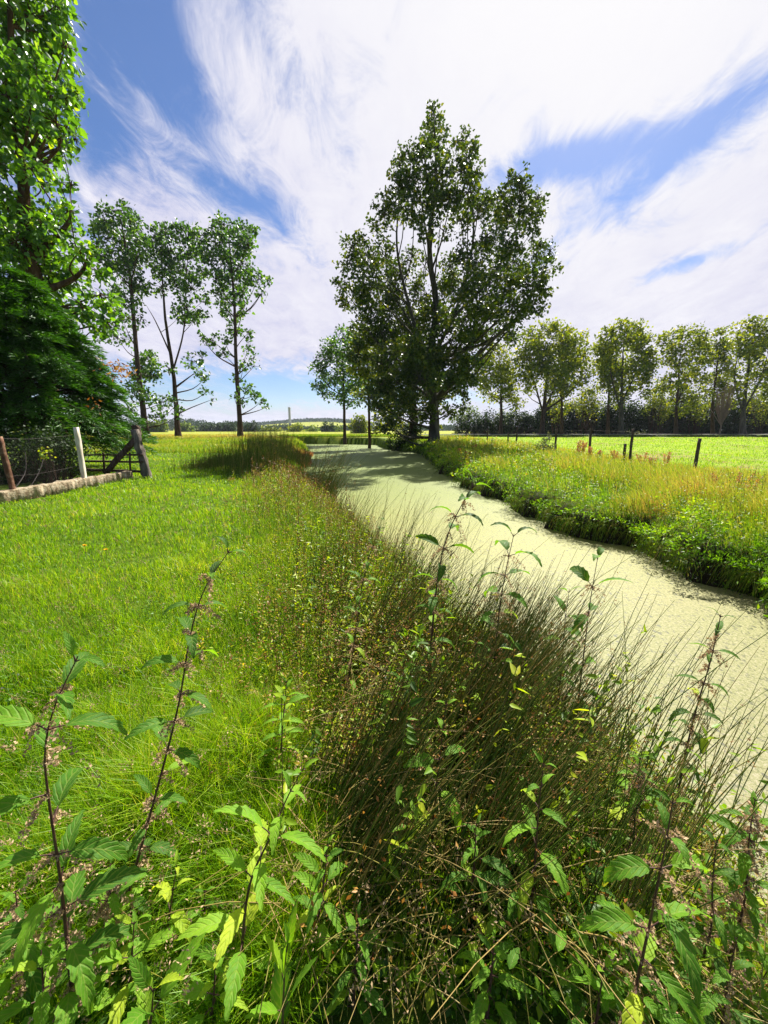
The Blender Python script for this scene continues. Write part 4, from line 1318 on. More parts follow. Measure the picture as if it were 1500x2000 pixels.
# single long stems standing clear of the mass
n = 420
y = 1.2 + 6.5 * rg.uniform(size=n) ** 1.4
x = xl(y) - rg.uniform(.30, 1.2, n)
rush_stems(ra, rs, x, y, .7, 1.25, .34, .08, .16, rg=rg)
# thinner stand along the water further off
for i in range(46):
    yy = rg.uniform(4.5, 13.0)
    xx = xl(yy) - rg.uniform(.15, 1.0)
    k = int(rg.uniform(4, 18))
    x = xx + rg.normal(size=k) * .12
    y = yy + rg.normal(size=k) * .12
    rush_stems(ra, rs, x, y, .30, .66, .10, .03, .13, rg=rg)
tag(ra.build('rushes', M['rush']), 'dense dark rushes leaning out over the water in the foreground', 'rushes', kind='stuff')
tag(rs.build('rush_seed_heads', M['seed'], smooth=False), 'brown seed tufts on the rush stems', 'rushes', kind='stuff')

# separate rush tussocks on the left bank in mid distance
tg = 'rush tussocks on the left bank'
for i, (px, py, rr, hh, kk, mt, lab) in enumerate([
        (395, 912, .9, .55, 420, 'rush', 'low rush tussock in the tree shadow nearest the gate'),
        (440, 905, 1.0, .70, 520, 'rush', 'wide rush tussock in the tree shadow right of the gate'),
        (490, 915, .9, 1.15, 620, 'rush', 'tall dark rush tussock left of the pond opening'),
        (535, 925, .9, 1.15, 640, 'rush', 'darkest rush tussock with black gaps at its foot beside the lawn'),
        (560, 890, 1.5, 1.0, 700, 'rush', 'long bed of rushes along the far left shore'),
        (515, 880, 1.6, 1.15, 560, 'rush', 'rush bed with thin tall stalks poking above the meadow'),
        (598, 952, .55, 1.35, 620, 'rush', 'spiky rush tussock leaning over the water where the pond widens')]):
    g = G(px, py, .1)
    if i == 6:
        g[1] = 10.7
        g[0] = xl(g[1]) - .45
    root = thing('rush_tussock', (g[0], g[1], float(hz(g[0], g[1]))), lab, 'rush tussock', tg)
    a, s = Acc(), Acc()
    x = g[0] + rg.normal(size=kk) * rr * .55
    y = g[1] + rg.normal(size=kk) * rr * .8
    x = np.minimum(x, xl(y) - .05)
    rush_stems(a, s, x, y, hh * .3, hh * (1.25 + .5 * rg.uniform(size=kk) ** 3), .06 if i < 6 else .32, 0, .12 if i < 6 else .24, .003, .05, rg=rg, fr=.12, tone=.58)
    build_two('foliage', a, M['rush'], s, M['seed'], root)
# rusty sedge patch at the pond corner
g = G(600, 889, -.2)
root = thing('sedge_clump', (xl(27.5) - .6, 27.5, float(hz(xl(27.5) - .6, 27.5))), 'rust-coloured sedge patch at the corner of the pond', 'sedge')
a = Acc()
n = 2600
y = 27.5 + rg.normal(size=n) * 2.2
x = xl(y) - np.abs(rg.normal(size=n)) * .5 + .15
blades(a, np.stack([x, y, np.maximum(hz(x, y), WATER_Z) - .02], 1), rg.uniform(.2, .5, n), .035, rg.uniform(0, 6.28, n), rg.uniform(.1, .6, n), rg.uniform(0, 6.28, n), rg.uniform(.1, .8, n))
a.build('blades', M['dock'], root, smooth=False)


# ------------------------------------------------------------------ nettles
def nettle_leaf(acc, base, d, nrm, L, W, droop, fold, v, rg, ns=13):
    """serrated leaf: midrib curves down, two halves folded up along it"""
    d = unit(np.asarray(d, float))
    side = unit(np.cross(d, nrm))
    nn = np.cross(side, d)
    s = np.linspace(0, 1, ns)
    ang = -droop * s
    step = L / (ns - 1)
    mid = [np.asarray(base, float)]
    dirs = []
    for i in range(ns):
        dd = d * math.cos(ang[i]) + nn * math.sin(ang[i])
        dirs.append(dd)
        if i < ns - 1:
            mid.append(mid[-1] + dd * step)
    mid = np.array(mid)
    dirs = np.array(dirs)
    up = np.cross(np.broadcast_to(side, dirs.shape), dirs)
    w = W * np.clip(np.sin(np.pi * np.clip(s, .0, 1) ** .62) ** .85, 0, 1) * .5
    w[0] = W * .03
    w[-1] = 0
    tw = rg.normal() * .25
    V, S, Q, T = [], [], [], []
    qs = (-1, -.5, 0, .5, 1)
    for i in range(ns):
        tooth = (1.0 if i % 2 else .80)
        for q in qs:
            ww = w[i] * (tooth if abs(q) == 1 else 1)
            aq = abs(q)
            fwd = (.25 * step * (1 if i % 2 else -.6)) if aq == 1 else 0
            sa = math.cos(fold) * ww * q
            ua = math.sin(fold) * ww * aq * (1 - .35 * aq) + tw * ww * q * s[i] + rg.normal() * .015 * W * aq
            V.append(mid[i] + side * sa + up[i] * ua + dirs[i] * fwd)
            S.append(s[i])
            Q.append(q)
    k = len(qs)
    for i in range(ns - 1):
        for j in range(k - 1):
            a = i * k + j
            T += [(a, a + 1, a + k + 1), (a, a + k + 1, a + k)]
    acc.add(np.array(V), T, v, np.array(S), np.array(Q))


def catkin(acc, base, d, L, rg, n=26):
    d = unit(np.asarray(d, float))
    t = rg.uniform(0, 1, n)
    c = np.asarray(base) + d * (t * L)[:, None] + np.array([0, 0, -1]) * (t ** 1.8 * L * .8)[:, None] + rg.normal(size=(n, 3)) * .0028
    s = rg.uniform(.0035, .0065, n)
    leaves(acc, c, rdir(rg, n), rdir(rg, n), s * 1.4, s, rg.uniform(0, 1, n))


def nettle(label, path, leafL, light, seed, nodes=None, catkins=True, r=.0050, pitch=.35, droop=1.5, topL=.45, group='stinging nettles in the foreground', upto=1.0, wr=.36, name='nettle_plant'):
    """path: list of (px, py, Y) from the tip down; carried on to the ground below the last point"""
    rg = np.random.default_rng(seed)
    p = [P(*q) for q in path]
    last = p[-1]
    gz_ = float(max(hz(last[0], last[1]), WATER_Z))
    if last[2] > gz_ + .05:
        p.append(np.array([last[0] + rg.normal() * .02, last[1] + rg.normal() * .02, gz_ - .02]))
    p = spline(p[::-1], 40)
    root = thing(name, (p[0][0], p[0][1], gz_), label, 'nettle', group)
    leafL *= 1.28
    st, lf = Acc(), Acc()
    seg = np.linalg.norm(np.diff(p, axis=0), axis=1)
    cum = np.concatenate([[0], np.cumsum(seg)])
    Lt = cum[-1]
    tube(st, p, r * (1 - .78 * cum / Lt), 7)
    sp_ = leafL * .36
    nd = nodes or max(4, int(Lt / sp_))
    az = rg.uniform(0, 3.14)
    for i in range(nd):
        f = 1 - (i + .15) / nd * upto
        if f < .06:
            continue
        s = f * Lt
        c = np.array([np.interp(s, cum, p[:, a]) for a in range(3)])
        t = unit(np.array([np.interp(min(s + .02, Lt), cum, p[:, a]) for a in range(3)]) - np.array([np.interp(s - .02, cum, p[:, a]) for a in range(3)]))
        u = unit(np.cross(t, [0.3, 1, .1]))
        w = np.cross(t, u)
        az += math.pi / 2 + rg.normal() * .2
        prof = np.interp(i, [0, 1, 3, 6, 20], [topL * .7, topL, 1.0, 1.0, .8]) * rg.uniform(.8, 1.12)
        for sg in (0, math.pi):
            if i > 2 and rg.uniform() < .10:
                continue
            a = az + sg + rg.normal() * .18
            hd = u * math.cos(a) + w * math.sin(a)
            pt = pitch + (.45 if i < 2 else 0) + rg.normal() * .15
            d = unit(hd * math.cos(pt) + t * math.sin(pt))
            pl = leafL * .22 * prof
            b = c + d * pl
            tube(st, [c, c + d * pl * .5 + t * pl * .05, b], [r * .35, r * .3, r * .25], 5)
            up_ = unit(t + np.array([0, 0, .6]) + rg.normal(size=3) * .28)
            vv = float(np.clip(light + rg.normal() * .14 + (.5 if rg.uniform() < .14 and i > 4 else 0), 0, 1))
            nettle_leaf(lf, b, d, up_, leafL * prof, leafL * prof * wr * rg.uniform(.85, 1.15), droop * rg.uniform(.6, 1.25), rg.uniform(.25, .6), vv, rg)
            if catkins and i >= 1:
                ck = Acc()
                for q in range(2):
                    catkin(ck, c, unit(hd * 1.0 + rdir(rg, 1)[0] * .7), leafL * rg.uniform(.35, .65), rg, 60)
                ck.build('flower_tassel', M['catkin'], root, smooth=False)
    st.build('stem', M['stem'], root)
    lf.build('foliage', M['nettle'], root, extra=True)
    return root


nettle('nettle with a purple stem and tan flower tassels near the left edge, leaves drooping', [(152, 1282, .66), (105, 1385, .66), (88, 1470, .66), (95, 1560, .67), (118, 1720, .68), (135, 1880, .69), (146, 2000, .70)], .115, .30, 1, nodes=13, topL=.65)
nettle('tall nettle bending right at its tip, standing against the open lawn', [(450, 1072, 1.0), (400, 1150, .98), (372, 1240, .97), (350, 1370, .95), (318, 1500, .93), (280, 1640, .92), (250, 1760, .9)], .082, .30, 2, nodes=15, topL=.75)
nettle('pale yellow-green nettle with broad sunlit leaves left of the dark rushes', [(592, 1500, .78), (560, 1560, .78), (525, 1640, .77), (490, 1720, .76), (475, 1820, .75), (470, 1950, .74)], .095, .66, 3, nodes=11, catkins=False, droop=1.0)
nettle('short nettle with upright spear-shaped leaves at the bottom edge below the pale one', [(560, 1850, .62), (556, 1900, .62), (552, 2000, .62)], .10, .50, 4, nodes=5, catkins=False, pitch=.9, droop=.35, topL=.9, wr=.36)
nettle('big nettle with a reddish stem and long serrated leaves at the lower right corner', [(1315, 1560, .64), (1300, 1650, .64), (1278, 1760, .64), (1255, 1870, .64), (1230, 1990, .64)], .112, .40, 5, nodes=10)
nettle('bushy nettle half shaded among the rushes left of the big reddish stemmed one', [(1062, 1490, .86), (1052, 1580, .86), (1045, 1680, .86), (1035, 1800, .86)], .085, .50, 6, nodes=10, catkins=False)
nettle('grey-green nettle with curled leaves in the middle of the rushes', [(872, 1370, 1.05), (862, 1450, 1.05), (852, 1540, 1.05), (845, 1640, 1.04)], .105, .60, 7, nodes=7, catkins=False)
nettle('thin dark nettle against the water, tallest above the weeds', [(925, 945, 1.75), (880, 1030, 1.75), (858, 1110, 1.75), (845, 1220, 1.75), (838, 1320, 1.75)], .095, .18, 8, nodes=16, r=.0075, topL=1.0, wr=.40)
nettle('thin nettle with a star of leaves at its tip against the pale water', [(1004, 1042, 1.8), (985, 1130, 1.8), (972, 1220, 1.8), (962, 1330, 1.8)], .105, .28, 9, nodes=11, r=.006, topL=1.2, wr=.40)
nettle('slender nettle in front of the dark right bank reflection, leaves in arched pairs', [(1168, 1085, 1.75), (1152, 1180, 1.75), (1140, 1280, 1.75), (1125, 1400, 1.75)], .10, .28, 10, nodes=9, r=.0055, topL=1.1, wr=.40)
nettle('small slender nettle just left of the arched pair one above the water', [(1112, 1150, 1.8), (1103, 1220, 1.8), (1095, 1320, 1.8)], .075, .28, 11, nodes=8, r=.0045, topL=1.2, catkins=False)
nettle('dark knotted nettle spike at the right against the open water', [(1408, 1200, 1.35), (1388, 1290, 1.35), (1360, 1385, 1.35), (1335, 1490, 1.35), (1315, 1600, 1.35)], .075, .15, 12, nodes=18, r=.006, topL=.8)
nettle('low pale nettle with wide leaves at the bottom left edge', [(262, 1800, .74), (258, 1860, .74), (252, 1960, .74)], .11, .75, 13, nodes=5, catkins=False, droop=.9)
nettle('low green nettle rosette at the bottom edge left of the spear-leaved one', [(300, 1930, .64), (297, 1970, .64), (292, 2040, .64)], .12, .55, 14, nodes=4, catkins=False, pitch=.6, droop=.7, topL=.8)
nettle('shaded nettle low between the bushy one and the big reddish one', [(1165, 1700, .84), (1158, 1780, .84), (1150, 1880, .84)], .095, .25, 15, nodes=6, catkins=False)
nettle('nettle with dark leaves at the very right edge above the corner', [(1400, 1640, .84), (1392, 1720, .84), (1385, 1830, .84)], .095, .25, 16, nodes=6)
nettle('small yellow-green nettle among the weeds above the dark rushes', [(930, 1250, 1.4), (925, 1300, 1.4), (915, 1390, 1.4)], .085, .70, 17, nodes=6, catkins=False)
nettle('nettle with yellowing lower leaves beside the tall bent one', [(345, 1690, .84), (335, 1760, .84), (322, 1850, .84), (315, 1930, .84)], .105, .85, 18, nodes=6, catkins=False)
nettle('sunlit nettle tip behind the weeds left of the rushes', [(700, 1190, 1.75), (690, 1270, 1.75), (675, 1360, 1.75)], .085, .62, 19, nodes=7)
nettle('nettle in the weeds between the tall bent one and the rushes', [(742, 1030, 2.2), (715, 1110, 2.2), (700, 1200, 2.2)], .08, .40, 20, nodes=9)
nettle('shaded nettle at the bottom edge left of the big reddish one', [(1180, 1890, .66), (1172, 1940, .66), (1160, 2020, .66)], .11, .55, 21, nodes=4, catkins=False, droop=.8)
nettle('dark leaved nettle in the bottom right corner', [(1440, 1830, .70), (1425, 1900, .70), (1410, 2000, .70)], .105, .35, 22, nodes=5)

rg = np.random.default_rng(390)
a = Acc()
for i in range(330):
    px = rg.choice([rg.uniform(-60, 560), rg.uniform(980, 1560)], p=[.48, .52])
    Y = .62 + .55 * rg.uniform() ** 1.3
    g = G(px, rg.uniform(1560, 2040), 0)
    x_ = P(px, 1850, Y)[0]
    z_ = float(max(hz(x_, Y), WATER_Z)) + (rg.uniform(.02, .34) if px > 700 else rg.uniform(.02, .13))
    az = rg.uniform(0, 6.28)
    L_ = rg.uniform(.03, .085)
    nettle_leaf(a, (x_, Y, z_), (math.cos(az), math.sin(az), rg.uniform(-.2, .7)), unit(np.array([rg.normal() * .4, rg.normal() * .4, 1.0])), L_, L_ * rg.uniform(.36, .5), rg.uniform(.5, 1.7), rg.uniform(.2, .7),
                float(np.clip((.40 if px < 700 else .34) + rg.normal() * .2, 0, 1)), rg, 11)
tag(a.build('nettle_undergrowth', M['nettle'], extra=True), 'crowded low nettle leaves along the bottom edge', 'undergrowth', kind='stuff')

more = [
    ((30, 1740), (40, 1830), (52, 1930), .72, .085, .35, 'dark nettle at the very left edge below the tan-tasselled one'),
    ((215, 1690), (212, 1770), (205, 1880), .80, .080, .50, 'nettle between the tan-tasselled one and the tall bent one'),
    ((400, 1740), (398, 1800), (390, 1890), .86, .065, .50, 'small bright nettle between the tall bent one and the pale broad-leaved one'),
    ((640, 1650), (630, 1740), (612, 1860), .80, .070, .45, 'thin nettle just right of the pale broad-leaved one at the rush edge'),
    ((700, 1790), (696, 1860), (690, 1980), .72, .070, .30, 'shaded nettle in the dark gap at the foot of the rushes'),
    ((930, 1610), (926, 1690), (915, 1800), .86, .075, .40, 'small nettle left of the bushy half-shaded one'),
    ((965, 1840), (960, 1900), (950, 2000), .70, .075, .50, 'low nettle at the bottom edge right of the dark gap'),
    ((1475, 1560), (1462, 1650), (1450, 1780), .90, .075, .35, 'nettle poking over the pale water at the right edge'),
    ((1250, 1480), (1242, 1560), (1232, 1680), 1.02, .070, .45, 'slim nettle behind the big reddish stemmed one'),
    ((80, 1860), (84, 1920), (90, 2010), .66, .095, .62, 'bright broad nettle in the bottom left corner'),
    ((420, 1890), (418, 1940), (412, 2020), .66, .085, .70, 'bright nettle at the bottom edge below the pale broad-leaved one'),
    ((790, 1290), (782, 1370), (770, 1470), 1.5, .070, .55, 'light nettle in the weeds at the left shoulder of the rushes'),
    ((560, 1330), (552, 1420), (545, 1520), 1.35, .070, .60, 'light nettle in the long grass above the pale broad-leaved one'),
]
for i, (p0, p1, p2, Y_, L_, lt, lab) in enumerate(more):
    nettle(lab, [(*p0, Y_), (*p1, Y_), (*p2, Y_)], L_, lt, 40 + i, catkins=i in (0, 1, 7, 8), droop=1.3)

# undergrowth of small leaves and dead bits between the near stems
rg = np.random.default_rng(400)
a, dd = Acc(), Acc()
n = 5200
y = .72 + rg.uniform(size=n) ** 1.4 * 1.5
x = rg.uniform(-.25, 1.7, n)
z = np.maximum(hz(x, y), WATER_Z) + rg.uniform(0, .42, n) ** 1.2 * np.where(x > .55, 1.0, .55)
L = rg.uniform(.02, .05, n)
leaves(a, np.stack([x, y, z], 1), unit(rdir(rg, n) + np.array([0, 0, -.3])), unit(rdir(rg, n) * .7 + np.array([0, 0, 1])), L, L * .55, np.clip(rg.normal(size=n) * .16 + .28, 0, .8))
n = 4200
y = .72 + rg.uniform(size=n) ** 1.3 * 2.6
x = rg.uniform(-.2, 1.7, n)
z = np.maximum(hz(x, y), WATER_Z) + rg.uniform(0, .42, n)
L = rg.uniform(.008, .022, n)
leaves(dd, np.stack([x, y, z], 1), unit(rdir(rg, n) + np.array([0, 0, -.6])), rdir(rg, n), L, L * .5, rg.uniform(0, 1, n))
tag(a.build('low_undergrowth', M['weed'], smooth=False), 'small shaded leaves low between the near rushes and nettles', 'undergrowth', kind='stuff')
tag(dd.build('dead_leaves', M['deadleaf'], smooth=False), 'orange-brown dead leaves caught among the near stems', 'dead leaves', kind='stuff')
# dead straw and broken stems heaped low in the near rush bed
a = Acc()
n = 2600
x0 = rg.uniform(-.3, 1.35, n)
y0 = .75 + rg.uniform(size=n) ** 1.2 * 1.9
z0 = np.maximum(hz(x0, y0), WATER_Z) + rg.uniform(.0, .25, n)
az = rg.uniform(0, 6.28, n)
Ls = rg.uniform(.08, .42, n)
f = np.linspace(0, 1, 4)[None, :]
pts = np.stack([x0[:, None] + (np.cos(az) * Ls)[:, None] * f, y0[:, None] + (np.sin(az) * Ls)[:, None] * f, z0[:, None] + Ls[:, None] * (rg.uniform(0, .9, n)[:, None] * f - .4 * f ** 2)], -1)
tubes(a, pts, np.outer(rg.uniform(.0010, .0022, n), np.linspace(1, .6, 4)), 3, rg.uniform(.80, 1, n))
tag(a.build('dead_straw', M['rush']), 'dead straw and broken stems low in the near rush bed', 'straw', kind='stuff')
# leafy weed shoots growing up through the near rushes
sl, ss = Acc(), Acc()
n = 120
y = .85 + 3.6 * rg.uniform(size=n) ** 1.3
x = np.where(y < 2.2, rg.uniform(-.35, 1.2, n), xl(y) - rg.uniform(.5, 2.0, n))
h = rg.uniform(.35, .85, n)
f = np.linspace(0, 1, 6)[None, :]
ld, le = rg.uniform(-.8, .8, n), rg.uniform(.02, .4, n)
pts = np.stack([x, y, np.maximum(hz(x, y), WATER_Z)], 1)[:, None, :] + np.stack([(np.cos(ld) * le * h)[:, None] * f ** 1.6, (np.sin(ld) * le * h)[:, None] * f ** 1.6, h[:, None] * f], -1)
tubes(ss, pts, np.outer(np.full(n, .0022), np.linspace(1, .5, 6)), 4)
k = 16
t = rg.uniform(.35, 1.0, (n, k, 1))
c = (pts[:, :1] * (1 - t) + pts[:, -1:] * t).reshape(-1, 3)
L = rg.uniform(.02, .055, n * k)
round_leaves(sl, c, rdir(rg, n * k) * np.array([1, 1, .6]), unit(rdir(rg, n * k) * .6 + np.array([0, 0, 1])), L, L * .42, np.clip(np.repeat(rg.normal(size=n) * .16 + .36, k) + rg.normal(size=n * k) * .10, 0, .72))
tag(sl.build('weed_shoot_leaves', M['weed'], smooth=False), 'small yellow-green weed leaves growing up through the near rushes', 'weeds', kind='stuff')
tag(ss.build('weed_shoot_stems', M['weedstem']), 'thin weed stems growing up through the near rushes', 'weeds', kind='stuff')
# fallen straw-coloured stalks lying across the rushes
a = Acc()
n = 130
x0 = rg.uniform(-.2, 1.3, n)
y0 = rg.uniform(.85, 1.9, n)
z0 = np.maximum(hz(x0, y0), WATER_Z) + rg.uniform(.05, .45, n)
az = rg.normal(size=n) * .6 + rg.choice([0, 3.14], n)
Ls = rg.uniform(.3, .75, n)
m = 6
f = np.linspace(0, 1, m)[None, :]
pts = np.stack([x0[:, None] + np.cos(az)[:, None] * Ls[:, None] * f, y0[:, None] + np.sin(az)[:, None] * Ls[:, None] * f * .6, z0[:, None] + Ls[:, None] * (rg.uniform(-.1, .5, n)[:, None] * f - .35 * f ** 2.2)], -1)
tubes(a, pts, np.outer(rg.uniform(.0010, .0019, n), np.linspace(1, .6, m)), 4, rg.uniform(.85, 1, n))
tag(a.build('fallen_stalks', M['rush']), 'straw-coloured fallen stalks lying across the near rushes', 'stalks', kind='stuff')

# bits of leaf and stem lying on the duckweed
rg = np.random.default_rng(450)
a = Acc()
n = 4200
y = 1.3 + 20 * rg.uniform(size=n) ** 2.2
u_ = rg.uniform(size=n)
u_ = np.where(rg.uniform(size=n) < .45, 1 - .18 * u_ ** 2, u_)
x = xl(y) + (xr(y) - xl(y)) * u_
L = np.maximum(.010, .0028 * y) * rng.uniform(.5, 2.2, n)
az = rg.uniform(0, 6.28, n)
leaves(a, np.stack([x, y, np.full(n, WATER_Z + .004)], 1), np.stack([np.cos(az), np.sin(az), rg.uniform(0, .12, n)], 1), np.tile([0, 0, 1.0], (n, 1)), L, L * rg.uniform(.15, .5, n), rg.uniform(0, .7, n))
tag(a.build('floating_debris', M['rush'], smooth=False), 'dark bits of leaf and stem lying on the duckweed', 'debris', kind='stuff')

# ------------------------------------------------------------------ docks, wild carrot, dandelions on the banks
rg = np.random.default_rng(500)


def dock(px, py, Y, h, label, tone=.5, k=150):
    g = P(px, py, Y)
    root = thing('dock_plant', (g[0], Y, float(hz(g[0], Y))), label, 'dock plant', 'rusty dock plants on the banks')
    b = np.array(root.location)
    for j in range(3):
        st, sd = Acc(), Acc()
        e = b + np.array([rg.normal() * .10, rg.normal() * .10, h * rg.uniform(.8, 1.05)])
        q = spline([b, (b + e) / 2 + rg.normal(size=3) * .02, e], 8)
        tube(st, q, np.linspace(.006, .003, 8) * max(1, Y / 14), 5)
        t = rg.uniform(.42, 1.02, k)
        c = q[0] + (q[-1] - q[0]) * t[:, None] + rg.normal(size=(k, 3)) * np.array([.03, .03, .01]) * (1.3 - t[:, None] * .6)
        s = max(.012, .0015 * Y) * rg.uniform(.7, 1.4, k)
        leaves(sd, c, rdir(rg, k), rdir(rg, k), s * 1.5, s, np.clip(tone + rg.normal(size=k) * .2, 0, 1))
        st.build('stem', M['bark_brown'], root)
        sd.build('seed_head', M['dock'], root, smooth=False)


for args in [(1125, 905, 19.5, 0.98, 'tall rusty dock spike left of the third fence post from the right', .55),
             (1133, 902, 20.0, 0.91, 'rusty dock spike pressed against the third fence post', .5),
             (1150, 912, 17.8, 0.72, 'orange dock clump at the foot of the third fence post', .7),
             (1165, 908, 18.5, 0.52, 'short orange dock right of the third fence post', .7),
             (1200, 908, 17.2, 0.65, 'orange dock left of the short stake', .6),
             (1255, 915, 15.0, 0.65, 'pinkish brown dock right of the tallest fence post', .75),
             (1300, 912, 14.5, 0.65, 'pinkish dock midway between the two nearest fence posts', .75),
             (1272, 820 + 100, 14.0, 0.59, 'low brown dock between the nearest fence posts', .4),
             (895, 905, 21.0, .45, 'brown dock at the water edge below the tallest tree', .3),
             (910, 918, 18.0, .5, 'brown dock hanging over the water on the right shore', .3),
             (925, 895, 24.0, .5, 'straw brown dock on the bank beside the farther posts', .6),
             (1430, 1000, 8.6, .62, 'orange-brown dock in the tall grass near the right edge', .55),
             (1390, 985, 9.0, .55, 'faded dock in the tall grass below the nearest fence post', .7),
             (1455, 1035, 7.4, .55, 'rusty dock right of the white umbels', .5)]:
    dock(*args)


def carrot(px, py, Y, label, r=.05):
    c = P(px, py, Y)
    g = float(hz(c[0], Y))
    root = thing('wild_carrot', (c[0], Y, g), label, 'wildflower', 'white umbels on the right bank')
    st, hd = Acc(), Acc()
    b = np.array([c[0], Y, g])
    tube(st, spline([b, (b + c) / 2 + [.02, 0, 0], c - [0, 0, .03]], 8), np.linspace(.004, .0025, 8), 5)
    rays_ = []
    for j in range(16):
        a_ = rg.uniform(0, 6.28)
        rr = r * math.sqrt(rg.uniform())
        e = c + np.array([math.cos(a_) * rr, math.sin(a_) * rr, rg.normal() * .003])
        rays_.append(spline([c - [0, 0, .03], e], 3))
        k = 12
        leaves(hd, e + rg.normal(size=(k, 3)) * [.008, .008, .003], rdir(rg, k), np.tile([0, 0, 1.0], (k, 1)), .014, .011, rg.uniform(0, 1, k))
    tubes(st, np.array(rays_), np.full((16, 3), .0012), 3)
    st.build('stem', M['weedstem'], root)
    hd.build('flower_head', M['umbel'], root, smooth=False)


carrot(1400, 1043, 5.9, 'white umbel highest on the right bank near the edge')
carrot(1420, 1049, 5.8, 'white umbel just below and right of the highest one', .06)
carrot(1443, 1063, 5.5, 'flat white umbel lowest of the four on the right bank', .055)
carrot(1466, 1061, 5.6, 'small white umbel furthest right on the bank', .035)


def dandelion(px, py, label):
    c = G(px, py, .12)
    root = thing('dandelion', (c[0], c[1], float(hz(c[0], c[1]))), label, 'wildflower', 'yellow flowers on the lawn')
    b = np.array(root.location)
    st, hd = Acc(), Acc()
    tube(st, [b, b + [0, 0, .06], b + [.005, 0, .125]], [.003, .0025, .0025], 5)
    k = 60
    a_ = rg.uniform(0, 6.28, k)
    D = np.stack([np.cos(a_), np.sin(a_), rg.uniform(.1, .9, k)], 1)
    leaves(hd, np.tile(b + [.005, 0, .125], (k, 1)), D, np.tile([0, 0, 1.0], (k, 1)) + rg.normal(size=(k, 3)) * .1, .028, .010, rg.uniform(0, 1, k))
    st.build('stem', M['weedstem'], root)
    hd.build('flower_head', M['yellow'], root, smooth=False)


dandelion(165, 1068, 'larger yellow dandelion on the lawn left')
dandelion(206, 1077, 'smaller yellow dandelion right of the larger one on the lawn')

# ------------------------------------------------------------------ sun and sky
SUN_EL, SUN_AZ = R(46), R(24)          # azimuth measured to the right of the view direction (+Y)
sun = bpy.data.lights.new('sun', 'SUN')
sun.energy = 5.0
sun.angle = R(0.53)
sun.color = (1.0, .95, .86)
so = bpy.data.objects.new('sun', sun)
col.objects.link(so)
sd_ = Vector((math.sin(SUN_AZ) * math.cos(SUN_EL), math.cos(SUN_AZ) * math.cos(SUN_EL), math.sin(SUN_EL)))
so.rotation_euler = sd_.to_track_quat('Z', 'Y').to_euler()
so.location = (20, 40, 60)

w = bpy.data.worlds.new('World')
scene.world = w
w.use_nodes = True
nt = w.node_tree
nt.nodes.clear()
out = nt.nodes.new('ShaderNodeOutputWorld')
bg = nt.nodes.new('ShaderNodeBackground')
STR = .052
bg.inputs[1].default_value = STR
sky = nt.nodes.new('ShaderNodeTexSky')
sky.sky_type = 'NISHITA'
sky.sun_disc = False
sky.sun_elevation = SUN_EL
sky.sun_rotation = SUN_AZ
sky.air_density = 1.0
sky.dust_density = .4
sky.ozone_density = 2.0
tc = nt.nodes.new('ShaderNodeTexCoord')
dirv = tc.outputs['Generated']


def vdot(v, c):
    n_ = nt.nodes.new('ShaderNodeVectorMath')
    n_.operation = 'DOT_PRODUCT'
    nt.links.new(v, n_.inputs[0])
    n_.inputs[1].default_value = tuple(float(t) for t in c)
    return n_.outputs['Value']


sep = nt.nodes.new('ShaderNodeSeparateXYZ')
nt.links.new(dirv, sep.inputs[0])
zc = math_n(nt, 'ADD', math_n(nt, 'MAXIMUM', sep.outputs[2], 0.0), .14)
cmb = nt.nodes.new('ShaderNodeCombineXYZ')
nt.links.new(math_n(nt, 'DIVIDE', sep.outputs[0], zc), cmb.inputs[0])
nt.links.new(math_n(nt, 'DIVIDE', sep.outputs[1], zc), cmb.inputs[1])
plane_uv = cmb.outputs[0]                # position on a flat cloud layer
mp = nt.nodes.new('ShaderNodeMapping')
mp.inputs['Rotation'].default_value = (0, 0, R(-38))
mp.inputs['Scale'].default_value = (1.0, .55, 1)
nt.links.new(plane_uv, mp.inputs[0])
streak = noise(nt, mp.outputs[0], 2.6, 9, .62, .9)
soft = noise(nt, plane_uv, 1.1, 6, .55, .4)
fine = noise(nt, mp.outputs[0], 7, 9, .72, 1.2)
tex = math_n(nt, 'ADD', math_n(nt, 'MULTIPLY', streak, .40), math_n(nt, 'ADD', math_n(nt, 'MULTIPLY', soft, .25), math_n(nt, 'MULTIPLY', fine, .35)))   # about 0.5


def gap(px, py, ang, ra, rb, amount):
    """an opening in the clouds round one direction of the sky: ang turns its long axis"""
    d = unit(ray(px, py))
    right = unit(np.cross(d, [0, 0, 1.0]))
    up_ = np.cross(right, d)
    u_ = right * math.cos(ang) + up_ * math.sin(ang)
    v_ = -right * math.sin(ang) + up_ * math.cos(ang)
    a = math_n(nt, 'DIVIDE', vdot(dirv, u_), ra)
    b = math_n(nt, 'DIVIDE', vdot(dirv, v_), rb)
    r2 = math_n(nt, 'ADD', math_n(nt, 'MULTIPLY', a, a), math_n(nt, 'MULTIPLY', b, b))
    front = math_n(nt, 'GREATER_THAN', vdot(dirv, d), 0.0)
    g = math_n(nt, 'MULTIPLY', math_n(nt, 'POWER', 2.718, math_n(nt, 'MULTIPLY', r2, -1.0)), front)
    return math_n(nt, 'MULTIPLY', g, amount)


